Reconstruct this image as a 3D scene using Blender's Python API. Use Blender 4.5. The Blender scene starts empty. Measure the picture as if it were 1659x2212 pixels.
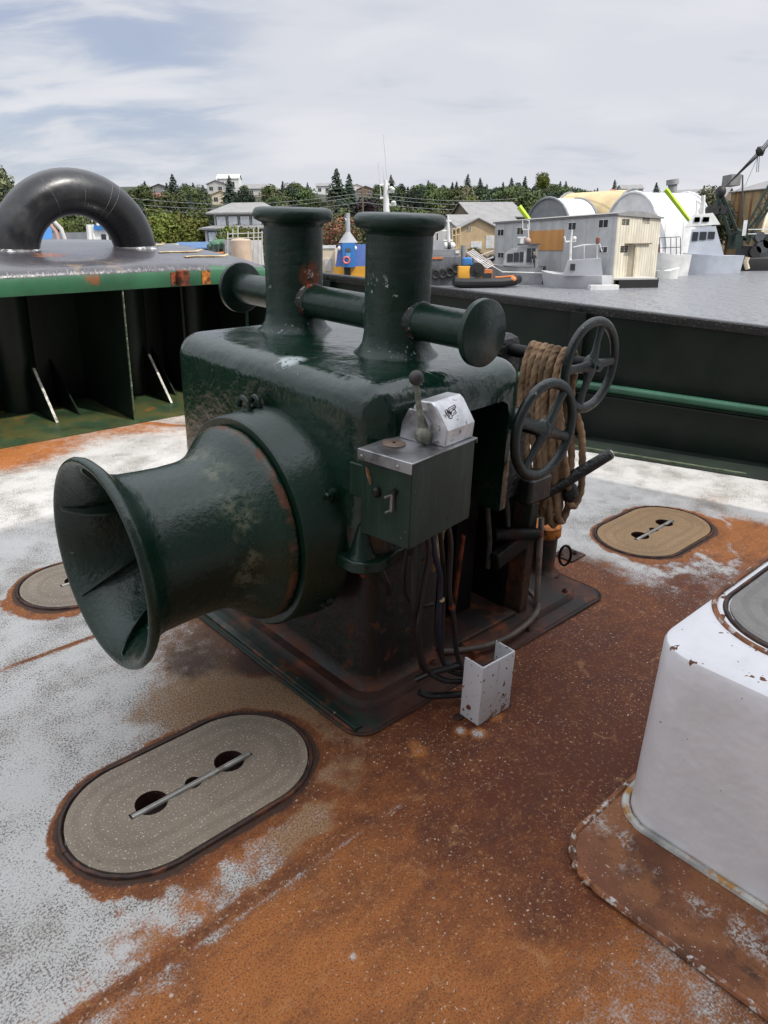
import bpy, bmesh, math, random
import numpy as np
from mathutils import Matrix, Vector, noise as mnoise
random.seed(7)
PI=math.pi
sc=bpy.context.scene; col=sc.collection
# ------------------------------------------------------------------ camera frames
CX,CY,FF=829.5,1106.0,1600.0          # photo measured on a 1659 x 2212 grid
def dv(u,v): return Vector(((u-CX)/FF,-(v-CY)/FF,-1.0))
def frame(hc,sl,vpx):
    h=lambda u: hc+sl*(u-CX)
    N=dv(1659,h(1659)).cross(dv(0,h(0))).normalized()
    if N.y<0: N=-N
    X=dv(vpx,h(vpx)); X=(X-N*X.dot(N)).normalized()
    return Matrix((X,N.cross(X),N))       # rows = frame axes in camera coordinates
RD=frame(420,.03,2680)                    # deck axes (x to the right-rear, y to the left-rear)
a_=frame(528,-.014,CX+1e5)
fw=Vector((0,0,-1)); Nw=Vector(a_[2]); Yw=(fw-Nw*fw.dot(Nw)).normalized(); Xw=Yw.cross(Nw)
RW=Matrix((Xw,Yw,Nw))                     # level world axes
CD=Vector((0,0,1.6)); CW=Vector((0,0,4.3))
Q=RW@RD.transposed()
DECK=Matrix.Translation(CW)@Q.to_4x4()@Matrix.Translation(-CD)
WORLD=Matrix.Identity(4)
cam=bpy.data.cameras.new('camera'); co=bpy.data.objects.new('camera',cam); col.objects.link(co)
co.matrix_world=Matrix.Translation(CW)@RW.to_4x4()
cam.sensor_fit='HORIZONTAL'; cam.sensor_width=36; cam.lens=36*FF/1659; cam.clip_end=9000; cam.clip_start=.05
sc.camera=co; sc.render.resolution_x=768; sc.render.resolution_y=1024
def wray(u,v): return RW@dv(u,v)
def WP(u,v,Y):                            # world point seen at (u,v) standing Y metres away
    r=wray(u,v); return CW+r*(Y/r.y)
def GX(u,Y,z):                            # x of a point of height z, Y away, seen in column u
    RT=RW.transposed(); c0=RT@Vector((0,Y,z-CW.z)); c1=RT@Vector((1,0,0)); k=(u-CX)/FF
    return (-k*c0.z-c0.x)/(c1.x+k*c1.z)
def GP(u,Y,z): return Vector((GX(u,Y,z),Y,z))
# ------------------------------------------------------------------ materials
def lk(nt,a,b): nt.links.new(a,b)
def mth(nt,op,a,b=None,c=None,clamp=False):
    n=nt.nodes.new('ShaderNodeMath'); n.operation=op; n.use_clamp=clamp
    for i,x in enumerate((a,b,c)):
        if x is None: continue
        if isinstance(x,(int,float)): n.inputs[i].default_value=x
        else: lk(nt,x,n.inputs[i])
    return n.outputs[0]
def sst(nt,x,lo,hi):
    n=nt.nodes.new('ShaderNodeMapRange'); n.interpolation_type='SMOOTHSTEP'
    lk(nt,x,n.inputs[0]); n.inputs[1].default_value=lo; n.inputs[2].default_value=hi
    return n.outputs[0]
def nz(nt,vec,scale,detail=4,rough=.55,stretch=None,dist=0):
    if stretch:
        m=nt.nodes.new('ShaderNodeMapping'); m.inputs['Scale'].default_value=stretch; lk(nt,vec,m.inputs[0]); vec=m.outputs[0]
    n=nt.nodes.new('ShaderNodeTexNoise'); n.inputs['Scale'].default_value=scale; n.inputs['Detail'].default_value=detail
    n.inputs['Roughness'].default_value=rough; n.inputs['Distortion'].default_value=dist; lk(nt,vec,n.inputs['Vector']); return n.outputs['Fac']
def cmix(nt,f,a,b):
    n=nt.nodes.new('ShaderNodeMix'); n.data_type='RGBA'
    if isinstance(f,(int,float)): n.inputs[0].default_value=f
    else: lk(nt,f,n.inputs[0])
    for i,x in ((6,a),(7,b)):
        if isinstance(x,tuple): n.inputs[i].default_value=(*x[:3],1)
        else: lk(nt,x,n.inputs[i])
    return n.outputs[2]
def newmat(name):
    m=bpy.data.materials.new(name); m.use_nodes=True; nt=m.node_tree; b=nt.nodes['Principled BSDF']; return m,nt,b
def mat(name,base,rough=.5,metal=0,coat=0,layers=(),bumps=(),vary=.15,vscale=3,rvar=0,spec=.5):
    m,nt,b=newmat(name)
    tc=nt.nodes.new('ShaderNodeTexCoord'); ob=tc.outputs['Object']
    sep=nt.nodes.new('ShaderNodeSeparateXYZ'); lk(nt,ob,sep.inputs[0])
    v=nz(nt,ob,vscale,5)
    dark=tuple(c*(1-vary) for c in base); lite=tuple(min(1,c*(1+vary)) for c in base)
    c=cmix(nt,sst(nt,v,.3,.7),dark,lite); r=None
    if rvar: r=mth(nt,'ADD',mth(nt,'MULTIPLY',nz(nt,ob,vscale*6,5),rvar),rough-rvar/2)
    for L in layers:
        n=nz(nt,ob,L.get('s',8),L.get('d',6),L.get('r',.6),L.get('st'),L.get('dist',0)); f=sst(nt,n,L['lo'],L['hi'])
        if 's2' in L: f=mth(nt,'MULTIPLY',f,sst(nt,nz(nt,ob,L['s2'],3),L.get('lo2',.5),L.get('hi2',.6)))
        for (ax,z0,z1,sf) in L.get('rng',()):
            x=sep.outputs[ax]; f=mth(nt,'MULTIPLY',f,mth(nt,'MULTIPLY',sst(nt,x,z0-sf,z0+sf),mth(nt,'SUBTRACT',1,sst(nt,x,z1-sf,z1+sf))))
        for (p,rad) in L.get('near',()):
            d=nt.nodes.new('ShaderNodeVectorMath'); d.operation='DISTANCE'; lk(nt,ob,d.inputs[0]); d.inputs[1].default_value=p
            f=mth(nt,'MULTIPLY',f,mth(nt,'SUBTRACT',1,sst(nt,d.outputs['Value'],rad*.4,rad)))
        f=mth(nt,'MULTIPLY',f,L.get('a',1))
        c=cmix(nt,f,c,L['c'])
        if 'rough' in L:
            mx=nt.nodes.new('ShaderNodeMix'); lk(nt,f,mx.inputs[0])
            if r is None: mx.inputs[2].default_value=rough
            else: lk(nt,r,mx.inputs[2])
            mx.inputs[3].default_value=L['rough']; r=mx.outputs[0]
    lk(nt,c,b.inputs['Base Color']); b.inputs['Roughness'].default_value=rough
    if r is not None: lk(nt,r,b.inputs['Roughness'])
    b.inputs['Metallic'].default_value=metal; b.inputs['Coat Weight'].default_value=coat; b.inputs['Coat Roughness'].default_value=.08
    b.inputs['Specular IOR Level'].default_value=spec
    last=None
    for (s,st,di,*sx) in bumps:
        h=nz(nt,ob,s,4,.6,sx[0] if sx else None); bn=nt.nodes.new('ShaderNodeBump'); bn.inputs['Strength'].default_value=st; bn.inputs['Distance'].default_value=di
        lk(nt,h,bn.inputs['Height'])
        if last: lk(nt,last,bn.inputs['Normal'])
        last=bn.outputs[0]
    if last: lk(nt,last,b.inputs['Normal'])
    return m
RUST=(.23,.055,.016); RDK=(.045,.014,.008); CHIP=(.36,.40,.38)
GRN=(.0040,.0205,.0120)
gb=[(9,.35,.012),(45,.35,.005),(260,.25,.0015)]
M={}
M['green']=mat('green_paint',GRN,.3,coat=.1,spec=.4,vary=.3,rvar=.2,bumps=gb,layers=[dict(c=CHIP,s=30,lo=.74,hi=.76,rough=.6),dict(c=(.014,.022,.018),s=5,lo=.5,hi=.75,a=.5,rough=.5)])
M['casing']=mat('green_casing_paint',(.0045,.0235,.0135),.20,coat=.25,vary=.35,rvar=.25,bumps=[(6,.5,.03),(34,.28,.007,(.5,1.6,1)),(200,.10,.001)],layers=[
  dict(c=(.014,.026,.02),s=4,lo=.45,hi=.8,a=.5,rough=.4),dict(c=(.42,.48,.47),s=24,lo=.42,hi=.46,rough=.6,near=[((-.33,-.02,1.11),.06)]),
  dict(c=CHIP,s=60,lo=.72,hi=.75,rough=.6),dict(c=(.05,.02,.012),s=7,lo=.45,hi=.6,a=.7,rng=[(2,.4,.68,.03)],rough=.7)])
M['drum']=mat('green_drum_paint',(.0042,.0210,.0120),.25,coat=.2,spec=.4,vary=.35,rvar=.25,bumps=[(12,.4,.012),(60,.5,.006),(220,.4,.002)],layers=[
  dict(c=(.13,.14,.09),s=14,lo=.42,hi=.6,s2=60,lo2=.35,hi2=.55,a=.8,rng=[(0,-.71,-.64,.035)],rough=.55),
  dict(c=(.12,.045,.02),s=16,lo=.40,hi=.6,a=.9,rng=[(0,-.575,-.55,.006)],rough=.8),
  dict(c=CHIP,s=60,lo=.72,hi=.75,rough=.6)])
M['bitt']=mat('green_bitt_paint',GRN,.33,coat=.05,spec=.4,vary=.35,rvar=.25,bumps=[(10,.4,.012),(60,.4,.004),(240,.3,.0015)],layers=[
  dict(c=(.028,.045,.038),s=10,lo=.5,hi=.7,a=.55,st=(1,1,7),rough=.5),
  dict(c=(.17,.045,.018),s=30,lo=.40,hi=.47,near=[((.0,.30,1.325),.062)],rough=.85),dict(c=(.36,.40,.38),s=48,lo=.48,hi=.52,near=[((-.03,.315,1.335),.115),((-.02,-.245,1.30),.10)],rough=.65,a=.85),dict(c=(.36,.40,.38),s=55,lo=.58,hi=.62,s2=10,lo2=.52,hi2=.58,rng=[(2,1.24,1.36,.03)],rough=.65),
  dict(c=(.30,.33,.32),s=80,lo=.63,hi=.66,rng=[(2,1.12,1.17,.015)],rough=.65)])
M['rust_weld']=mat('rusty_weld',(.06,.02,.012),.7,vary=.5,vscale=25,bumps=[(60,.8,.006)],layers=[dict(c=(.006,.018,.013),s=14,lo=.38,hi=.48,rough=.4),dict(c=(.4,.36,.30),s=40,lo=.6,hi=.64)])
M['blackgreen']=mat('dark_green_bulwark',(.006,.013,.009),.40,spec=.3,vary=.25,bumps=[(4,.25,.02),(120,.15,.001)],layers=[dict(c=(.32,.36,.32),s=45,lo=.755,hi=.77),dict(c=(.018,.022,.018),s=2,lo=.45,hi=.65,st=(1,1,.6),a=.6)])
M['pipegreen']=mat('rail_green',(.025,.095,.055),.4,coat=.1,vary=.25,bumps=[(40,.3,.003)],layers=[dict(c=(.5,.5,.4),s=20,lo=.72,hi=.74)])
M['boxgreen']=mat('box_face_green',(.022,.105,.048),.45,vary=.25,bumps=[(20,.3,.004)],layers=[dict(c=(.04,.10,.05),s=14,lo=.45,hi=.7,st=(4,4,.4),a=.4),dict(c=(.34,.34,.28),s=40,lo=.70,hi=.73),dict(c=(.20,.06,.02),s=20,lo=.40,hi=.60,near=[((-.30,-.9,1.03),.07)])])
M['boxtop']=mat('grey_box_top',(.055,.052,.060),.30,coat=.3,vary=.25,vscale=4,rvar=.2,bumps=[(14,.5,.012),(80,.3,.002)],layers=[
  dict(c=(.30,.30,.31),s=34,lo=.54,hi=.66,st=(3,1,1),rng=[(1,-2,-.87,.02)],rough=.5,a=.8),dict(c=(.35,.10,.02),s=8,lo=.45,hi=.62,near=[((-.36,-.35,1.12),.16)],rough=.8),dict(c=(.25,.17,.10),s=6,lo=.5,hi=.7,near=[((-.3,-.75,1.1),.4)],a=.7)])
M['arch']=mat('black_staple_paint',(.008,.008,.009),.28,coat=.2,vary=.3,rvar=.15,bumps=[(10,.25,.01),(160,.2,.001)],layers=[dict(c=(.35,.35,.35),s=60,lo=.74,hi=.77),dict(c=(.035,.035,.037),s=3,lo=.5,hi=.7,rough=.45)])
M['deckgreen']=mat('green_waterway',(.030,.060,.028),.45,vary=.35,vscale=5,bumps=[(150,.3,.002)],layers=[dict(c=(.11,.10,.03),s=2.2,lo=.42,hi=.62,a=.75),dict(c=(.5,.5,.42),s=90,lo=.70,hi=.73),dict(c=(.3,.10,.02),s=5,lo=.62,hi=.72,a=.7)])
M['darkway']=mat('dark_waterway',(.020,.028,.022),.5,vary=.3,bumps=[(150,.2,.001)],layers=[dict(c=(.3,.32,.28),s=60,lo=.72,hi=.75)])
M['pedestal']=mat('grimy_pedestal',(.007,.012,.009),.5,coat=.08,vary=.4,vscale=8,bumps=[(18,.5,.012),(120,.4,.002)],layers=[
  dict(c=(.016,.007,.005),s=7,lo=.44,hi=.6,st=(1.6,1.6,.6)),dict(c=(.09,.028,.010),s=16,lo=.58,hi=.68,rough=.85),dict(c=(.11,.032,.012),s=9,lo=.35,hi=.6,rng=[(2,-.1,.07,.03)],rough=.85),dict(c=(.2,.22,.2),s=120,lo=.74,hi=.76)])
M['plate']=mat('rusty_base_plate',(.050,.017,.009),.72,vary=.45,vscale=6,bumps=[(35,.4,.005),(220,.3,.001)],layers=[dict(c=(.018,.014,.011),s=3.5,lo=.46,hi=.6),dict(c=(.17,.045,.012),s=6,lo=.55,hi=.68),dict(c=(.012,.028,.020),s=4,lo=.42,hi=.5,rng=[(0,-.6,-.36,.02)],a=.9),dict(c=(.42,.40,.34),s=90,lo=.73,hi=.75)])
M['black']=mat('greasy_black_iron',(.004,.004,.004),.55,spec=.3,vary=.4,bumps=[(30,.5,.008)],layers=[dict(c=(.03,.010,.006),s=9,lo=.55,hi=.68,rough=.8)])
M['blacklump']=mat('thick_black_grease',(.007,.007,.007),.42,vary=.4,bumps=[(22,.9,.02),(90,.5,.004)])
M['wheel']=mat('handwheel_paint',(.007,.014,.012),.36,coat=.12,vary=.4,vscale=12,bumps=[(40,.6,.006),(160,.4,.002)],layers=[dict(c=(.16,.19,.18),s=22,lo=.66,hi=.72,rough=.5)])
M['ctrl']=mat('control_box_green',(.006,.024,.014),.42,vary=.3,vscale=7,bumps=[(90,.3,.001)],layers=[dict(c=(.03,.05,.04),s=7,lo=.5,hi=.66,st=(5,5,.5),a=.5),dict(c=(.05,.018,.01),s=20,lo=.62,hi=.7,rough=.8),dict(c=(.25,.28,.27),s=130,lo=.68,hi=.72)])
M['lid']=mat('brushed_metal_lid',(.38,.38,.39),.34,metal=.75,vary=.3,vscale=9,rvar=.2,bumps=[(40,.2,.002)],layers=[dict(c=(.11,.10,.09),s=10,lo=.48,hi=.66,a=.8)])
M['alu']=mat('cast_aluminium',(.66,.66,.67),.36,metal=.7,vary=.2,vscale=20,rvar=.25,bumps=[(60,.3,.002)],layers=[dict(c=(.12,.10,.09),s=40,lo=.58,hi=.66,a=.7,rough=.7)])
M['steel']=mat('stainless_rod',(.33,.32,.29),.33,metal=.6,vary=.2,vscale=14,rvar=.2,layers=[dict(c=(.16,.13,.10),s=18,lo=.55,hi=.68,a=.7)])
M['knob']=mat('worn_black_knob',(.05,.045,.045),.55,vary=.3,bumps=[(200,.3,.0006)])
M['ball']=mat('corroded_ball',(.20,.20,.16),.6,metal=.2,vary=.4,vscale=60,bumps=[(120,.6,.002)])
M['wood']=mat('weathered_brown_tab',(.22,.13,.06),.6,vary=.4,vscale=60)
M['cable']=mat('black_cable_rubber',(.014,.014,.015),.34,vary=.3,vscale=20,bumps=[(60,.2,.001)],layers=[dict(c=(.3,.3,.3),s=90,lo=.72,hi=.75)])
M['bluecable']=mat('blue_cable_rubber',(.010,.020,.042),.4,vary=.3,vscale=20)
M['hose']=mat('grey_brown_hose',(.085,.065,.05),.6,vary=.3,vscale=20,bumps=[(80,.3,.002)])
M['rope']=mat('manila_rope',(.36,.235,.135),.85,vary=.4,vscale=14,bumps=[(160,.9,.003),(60,.5,.003)],layers=[dict(c=(.34,.24,.15),s=30,lo=.55,hi=.7,a=.6),dict(c=(.06,.03,.015),s=5,lo=.50,hi=.68,a=.75)])
M['rust']=mat('flaking_rust',(.20,.045,.014),.85,vary=.5,vscale=20,bumps=[(60,.8,.006)],layers=[dict(c=(.05,.016,.008),s=14,lo=.5,hi=.6)])
M['orange_rust']=mat('bright_orange_rust',(.42,.14,.02),.8,vary=.4,vscale=25,bumps=[(60,.8,.006)],layers=[dict(c=(.10,.03,.01),s=20,lo=.5,hi=.62)])
M['ringrust']=mat('dark_rust_lip',(.035,.014,.010),.62,vary=.5,vscale=16,bumps=[(50,.6,.005)],layers=[dict(c=(.12,.04,.015),s=12,lo=.52,hi=.64)])
M['white_ch']=mat('white_channel_paint',(.62,.62,.64),.42,coat=.1,vary=.05,bumps=[(14,.2,.004)],layers=[
  dict(c=(.13,.05,.02),s=48,d=1,lo=.69,hi=.705,rough=.8),dict(c=(.07,.02,.012),s=95,d=1,lo=.715,hi=.73,rough=.85),
  dict(c=(.20,.11,.05),s=26,lo=.53,hi=.60,a=.85,rng=[(2,-.05,.075,.03),(0,.04,.3,.01)],rough=.85)])
def hatchmat(name,top):
    return mat(name,(.74,.74,.755),.42,coat=.05,vary=.08,vscale=3,bumps=[(3.5,.35,.03),(14,.2,.006),(180,.2,.001)],layers=[
     dict(c=(.50,.50,.46),s=3,lo=.5,hi=.75,st=(5,5,.5),a=.18),dict(c=(.10,.05,.035),s=40,d=2,lo=.735,hi=.75,rough=.8),dict(c=(.35,.34,.3),s=50,lo=.73,hi=.745),
     dict(c=(.13,.05,.025),s=22,d=4,lo=.635,hi=.65,rng=[(2,.560,.6,.004)],rough=.8),
     dict(c=(.10,.04,.025),s=45,d=3,lo=.36,hi=.42,near=[((-.39,.285,.560),.026),((-.378,.172,.578),.024),((-.39,.09,.572),.022)],rough=.8),
     dict(c=(.42,.22,.07),s=16,lo=.45,hi=.62,st=(5,5,.35),near=[((-.40,.085,.52),.09),((-.395,.28,.50),.09)],a=.8),
     dict(c=(.36,.22,.09),s=8,lo=.40,hi=.60,rng=[(2,-.02,.02,.012)],a=.85)])
M['hatch']=hatchmat('white_hatch_paint',0)
M['weldwhite']=mat('peeling_white_edge',(.20,.075,.03),.75,vary=.5,vscale=12,bumps=[(50,.8,.006)],layers=[dict(c=(.50,.46,.42),s=40,lo=.54,hi=.62,s2=5,lo2=.42,hi2=.55,rough=.5)])
def covermat(name,base,flk):
    m=mat(name,base,.62,vary=.16,vscale=3,bumps=[(220,.35,.0015)],layers=[dict(c=tuple(c*.66 for c in base),s=5,lo=.5,hi=.72,a=.55),dict(c=tuple(min(1,c*1.5) for c in base),s=60,lo=.55,hi=.75,a=.45),dict(c=flk,s=170,d=1,lo=.65,hi=.685),dict(c=(.09,.05,.03),s=30,lo=.66,hi=.72)])
    nt=m.node_tree; b=nt.nodes['Principled BSDF']
    # concentric machining rings around the long axis
    tc=nt.nodes.new('ShaderNodeTexCoord'); s=nt.nodes.new('ShaderNodeSeparateXYZ'); lk(nt,tc.outputs['Object'],s.inputs[0])
    ax=mth(nt,'MAXIMUM',mth(nt,'SUBTRACT',mth(nt,'ABSOLUTE',s.outputs[0]),.165),0.0)
    d=mth(nt,'SQRT',mth(nt,'ADD',mth(nt,'MULTIPLY',ax,ax),mth(nt,'MULTIPLY',s.outputs[1],s.outputs[1])))
    w=mth(nt,'SINE',mth(nt,'MULTIPLY',d,120.0)); f=mth(nt,'MULTIPLY',sst(nt,w,.1,.5),mth(nt,'MULTIPLY',sst(nt,d,.06,.09),.34))
    src=b.inputs['Base Color'].links[0].from_socket; lk(nt,cmix(nt,f,src,tuple(min(1,c*.66) for c in base)),b.inputs['Base Color'])
    return m
M['cover']=covermat('speckled_cover_paint',(.23,.185,.135),(.62,.56,.48))
M['cover_o']=covermat('ochre_cover_paint',(.27,.165,.075),(.52,.42,.30))
M['cover_g']=covermat('grey_cover_paint',(.21,.20,.18),(.34,.34,.33))
M['deckwhite']=mat('gusset_white_edge',(.55,.54,.48),.6,vary=.3,vscale=40,layers=[dict(c=(.05,.06,.04),s=50,lo=.6,hi=.65)])
M['tape']=mat('yellowed_strip',(.55,.42,.22),.6,vary=.35,vscale=9,layers=[dict(c=(.50,.26,.03),s=6,lo=.52,hi=.6),dict(c=(.72,.70,.62),s=14,lo=.58,hi=.66)])
# deck paint with rust: reads the stain map stored on the mesh
def deckmat():
    m,nt,b=newmat('worn_deck_paint'); tc=nt.nodes.new('ShaderNodeTexCoord'); ob=tc.outputs['Object']
    at=nt.nodes.new('ShaderNodeAttribute'); at.attribute_name='stain'; s=nt.nodes.new('ShaderNodeSeparateColor'); lk(nt,at.outputs['Color'],s.inputs[0])
    R,G,B=s.outputs; A=at.outputs['Alpha']
    fine=nz(nt,ob,165,3,.62); mid=nz(nt,ob,17,8,.66); big=nz(nt,ob,4,6,.6); f2=nz(nt,ob,210,2,.5); f3=nz(nt,ob,75,4,.7)
    r=mth(nt,'ADD',R,mth(nt,'ADD',mth(nt,'MULTIPLY',mth(nt,'SUBTRACT',mid,.5),.85),mth(nt,'ADD',mth(nt,'MULTIPLY',mth(nt,'SUBTRACT',fine,.5),.7),mth(nt,'MULTIPLY',mth(nt,'SUBTRACT',f3,.5),.5))))
    rf=sst(nt,r,.18,.66)
    f4=nz(nt,ob,370,2,.6); g2=nz(nt,ob,7,5,.6)
    pt=cmix(nt,sst(nt,mth(nt,'ADD',mth(nt,'ADD',mth(nt,'MULTIPLY',fine,.62),mth(nt,'MULTIPLY',f4,.38)),mth(nt,'ADD',mth(nt,'MULTIPLY',mth(nt,'SUBTRACT',big,.5),.35),mth(nt,'MULTIPLY',mth(nt,'SUBTRACT',g2,.5),.22))),.49,.61),(.55,.54,.515),(.10,.09,.08))
    pt=cmix(nt,mth(nt,'MULTIPLY',sst(nt,big,.42,.72),.30),pt,(.36,.33,.27))
    tn=mth(nt,'ADD',G,mth(nt,'ADD',mth(nt,'MULTIPLY',mth(nt,'SUBTRACT',mid,.5),.8),mth(nt,'MULTIPLY',mth(nt,'SUBTRACT',fine,.5),.6)))
    ru=cmix(nt,sst(nt,tn,.1,.9),(.100,.023,.008),(.40,.138,.032))
    ru=cmix(nt,mth(nt,'MULTIPLY',sst(nt,big,.5,.72),.42),ru,(.075,.026,.012))
    st_=nz(nt,ob,5,8,.7,(1,2.2,1),.4); ru=cmix(nt,mth(nt,'MULTIPLY',sst(nt,st_,.45,.72),.62),ru,(.075,.026,.014)); ru=cmix(nt,mth(nt,'MULTIPLY',sst(nt,nz(nt,ob,11,7,.7,None,.8),.56,.70),.45),ru,(.47,.24,.10))
    ru=cmix(nt,mth(nt,'MULTIPLY',sst(nt,f3,.54,.70),.50),ru,(.52,.28,.11))
    ru=cmix(nt,mth(nt,'MULTIPLY',sst(nt,f2,.52,.62),.55),ru,(.055,.020,.010))
    ru=cmix(nt,mth(nt,'MULTIPLY',mth(nt,'MULTIPLY',sst(nt,f2,.36,.30),sst(nt,mid,.42,.6)),.0),ru,(.5,.4,.3))
    fl=mth(nt,'MULTIPLY',sst(nt,nz(nt,ob,95,2,.5),.655,.69),sst(nt,big,.38,.56)); ru=cmix(nt,mth(nt,'MULTIPLY',fl,.8),ru,(.60,.47,.38))
    c=cmix(nt,rf,pt,ru)
    c=cmix(nt,mth(nt,'MULTIPLY',sst(nt,mth(nt,'ADD',A,mth(nt,'MULTIPLY',mth(nt,'SUBTRACT',mid,.5),.8)),.35,.7),.80),c,cmix(nt,sst(nt,fine,.42,.6),(.38,.245,.135),(.17,.11,.065)))
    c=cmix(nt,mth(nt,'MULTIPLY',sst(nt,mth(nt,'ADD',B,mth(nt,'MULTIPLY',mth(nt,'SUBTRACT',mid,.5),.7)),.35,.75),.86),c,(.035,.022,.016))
    lk(nt,c,b.inputs['Base Color']); b.inputs['Roughness'].default_value=.66; b.inputs['Specular IOR Level'].default_value=.35
    bn=nt.nodes.new('ShaderNodeBump'); bn.inputs['Strength'].default_value=.9; bn.inputs['Distance'].default_value=.004
    lk(nt,mth(nt,'ADD',fine,mth(nt,'MULTIPLY',mid,1.2)),bn.inputs['Height']); lk(nt,bn.outputs[0],b.inputs['Normal']); return m
M['deck']=deckmat()
# ------------------------------------------------------------------ mesh builder
class MB:
    def __init__(s): s.v=[]; s.f=[]
    def add(s,vs,fs):
        o=len(s.v); s.v+= [tuple(x) for x in vs]; s.f+=[tuple(i+o for i in f) for f in fs]; return s
    def box(s,x0,x1,y0,y1,z0,z1,mx=None):
        v=[Vector((x,y,z)) for x in (x0,x1) for y in (y0,y1) for z in (z0,z1)]
        if mx: v=[mx@p for p in v]
        return s.add(v,[(0,1,3,2),(4,6,7,5),(0,4,5,1),(2,3,7,6),(0,2,6,4),(1,5,7,3)])
    def lathe(s,o,ax,prof,n=32,cap=True,up=None):
        o=Vector(o); ax=Vector(ax).normalized(); t=Vector(up) if up else (Vector((0,0,1)) if abs(ax.z)<.9 else Vector((1,0,0)))
        e1=(t-ax*t.dot(ax)).normalized(); e2=ax.cross(e1); vs=[];fs=[]
        for (h,r) in prof:
            for i in range(n):
                a=2*PI*i/n; vs.append(o+ax*h+(e1*math.cos(a)+e2*math.sin(a))*r)
        for j in range(len(prof)-1):
            for i in range(n):
                k=(i+1)%n; fs.append((j*n+i,j*n+k,(j+1)*n+k,(j+1)*n+i))
        if cap: fs.append(tuple(range(n-1,-1,-1))); fs.append(tuple(range((len(prof)-1)*n,len(prof)*n)))
        return s.add(vs,fs)
    def cyl(s,a,b,r,r2=None,n=16):
        a=Vector(a);b=Vector(b); return s.lathe(a,b-a,[(0,r),((b-a).length,r if r2 is None else r2)],n)
    def tube(s,pts,r,n=8,closed=False,lobes=0,twist=0,flat=1.0,cap=True):
        P=[Vector(p) for p in pts]; m=len(P); rr=r if isinstance(r,(list,tuple)) else [r]*m
        T=[]
        for i in range(m):
            a=P[(i-1)%m] if closed or i>0 else P[i]; b=P[(i+1)%m] if closed or i<m-1 else P[i]; T.append((b-a).normalized())
        u=Vector((0,0,1)) if abs(T[0].z)<.9 else Vector((1,0,0)); vs=[];fs=[];L=0
        for i in range(m):
            u=(u-T[i]*u.dot(T[i]));u.normalize(); w=T[i].cross(u)
            if i: L+=(P[i]-P[i-1]).length
            for k in range(n):
                a=2*PI*k/n; q=rr[i]
                if lobes: q*=(.84+.30*abs(math.cos((a-twist*L)*lobes/2)))
                vs.append(P[i]+(u*math.cos(a)+w*math.sin(a)*flat)*q)
        for j in range(m if closed else m-1):
            jj=(j+1)%m
            for k in range(n):
                kk=(k+1)%n; fs.append((j*n+k,j*n+kk,jj*n+kk,jj*n+k))
        if cap and not closed: fs.append(tuple(range(n-1,-1,-1))); fs.append(tuple(range((m-1)*n,m*n)))
        return s.add(vs,fs)
    def prism(s,poly,z0,z1,mx=None,hole=None):
        n=len(poly); v=[Vector((x,y,z0)) for x,y in poly]+[Vector((x,y,z1)) for x,y in poly]
        if mx: v=[mx@p for p in v]
        return s.add(v,[tuple(range(n-1,-1,-1)),tuple(range(n,2*n))]+[(i,(i+1)%n,(i+1)%n+n,i+n) for i in range(n)])
    def quad(s,a,b,c,d): return s.add([a,b,c,d],[(0,1,2,3)])
    def plate(s,pts,th):                       # planar polygon given thickness th along its normal
        P=[Vector(p) for p in pts]; nrm=(P[1]-P[0]).cross(P[2]-P[0]).normalized()*th; n=len(P)
        return s.add(P+[p+nrm for p in P],[tuple(range(n-1,-1,-1)),tuple(range(n,2*n))]+[(i,(i+1)%n,(i+1)%n+n,i+n) for i in range(n)])
    def sph(s,c,r,n=16,m=10,sz=1):
        return s.lathe(Vector(c)-Vector((0,0,r*sz)),(0,0,1),[(r*sz*(1-math.cos(PI*j/m)),max(1e-4,r*math.sin(PI*j/m))) for j in range(m+1)],n,cap=False)
    def xf(s,mx): s.v=[tuple(mx@Vector(p)) for p in s.v]; return s
BASE={}
def smooth(o,ang=35):
    me=o.data; me.polygons.foreach_set('use_smooth',[True]*len(me.polygons))
    bm=bmesh.new(); bm.from_mesh(me)
    th=math.radians(ang)
    for e in bm.edges:
        if len(e.link_faces)==2 and e.calc_face_angle(0)>th: e.smooth=False
    bm.to_mesh(me); bm.free()
def mkobj(name,mb,material,off=Vector((0,0,0)),sm=True,ang=35):
    me=bpy.data.meshes.new(name); me.from_pydata([Vector(v)-off for v in mb.v],[],mb.f); me.update()
    bm=bmesh.new(); bm.from_mesh(me); bmesh.ops.recalc_face_normals(bm,faces=bm.faces); bm.to_mesh(me); bm.free()
    o=bpy.data.objects.new(name,me); col.objects.link(o); me.materials.append(material)
    if sm: smooth(o,ang)
    return o
def tag(o,label=None,cat=None,group=None,kind=None):
    for k,v in (('label',label),('category',cat),('group',group),('kind',kind)):
        if v: o[k]=v
    return o
def thing(name,label,cat,base,group=None,fr=WORLD):
    o=bpy.data.objects.new(name,None); col.objects.link(o); o.empty_display_size=.1
    o.matrix_world=fr@Matrix.Translation(Vector(base)); BASE[o.name]=Vector(base); return tag(o,label,cat,group)
def part(name,mb,m,parent,label=None,sm=True,ang=35,bevel=None,seg=3):
    b=BASE[parent.name]; o=mkobj(name,mb,M[m] if isinstance(m,str) else m,b,sm,ang); o.parent=parent; BASE[o.name]=b
    if bevel: bv(o,bevel,seg)
    if label: o['label']=label
    return o
def single(name,mb,m,label,cat,base,group=None,fr=WORLD,kind=None,sm=True,bevel=None,ang=35):
    o=mkobj(name,mb,M[m] if isinstance(m,str) else m,Vector(base),sm,ang); o.matrix_world=fr@Matrix.Translation(Vector(base)); BASE[o.name]=Vector(base)
    if bevel: bv(o,bevel,3)
    return tag(o,label,cat,group,kind)
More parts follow.
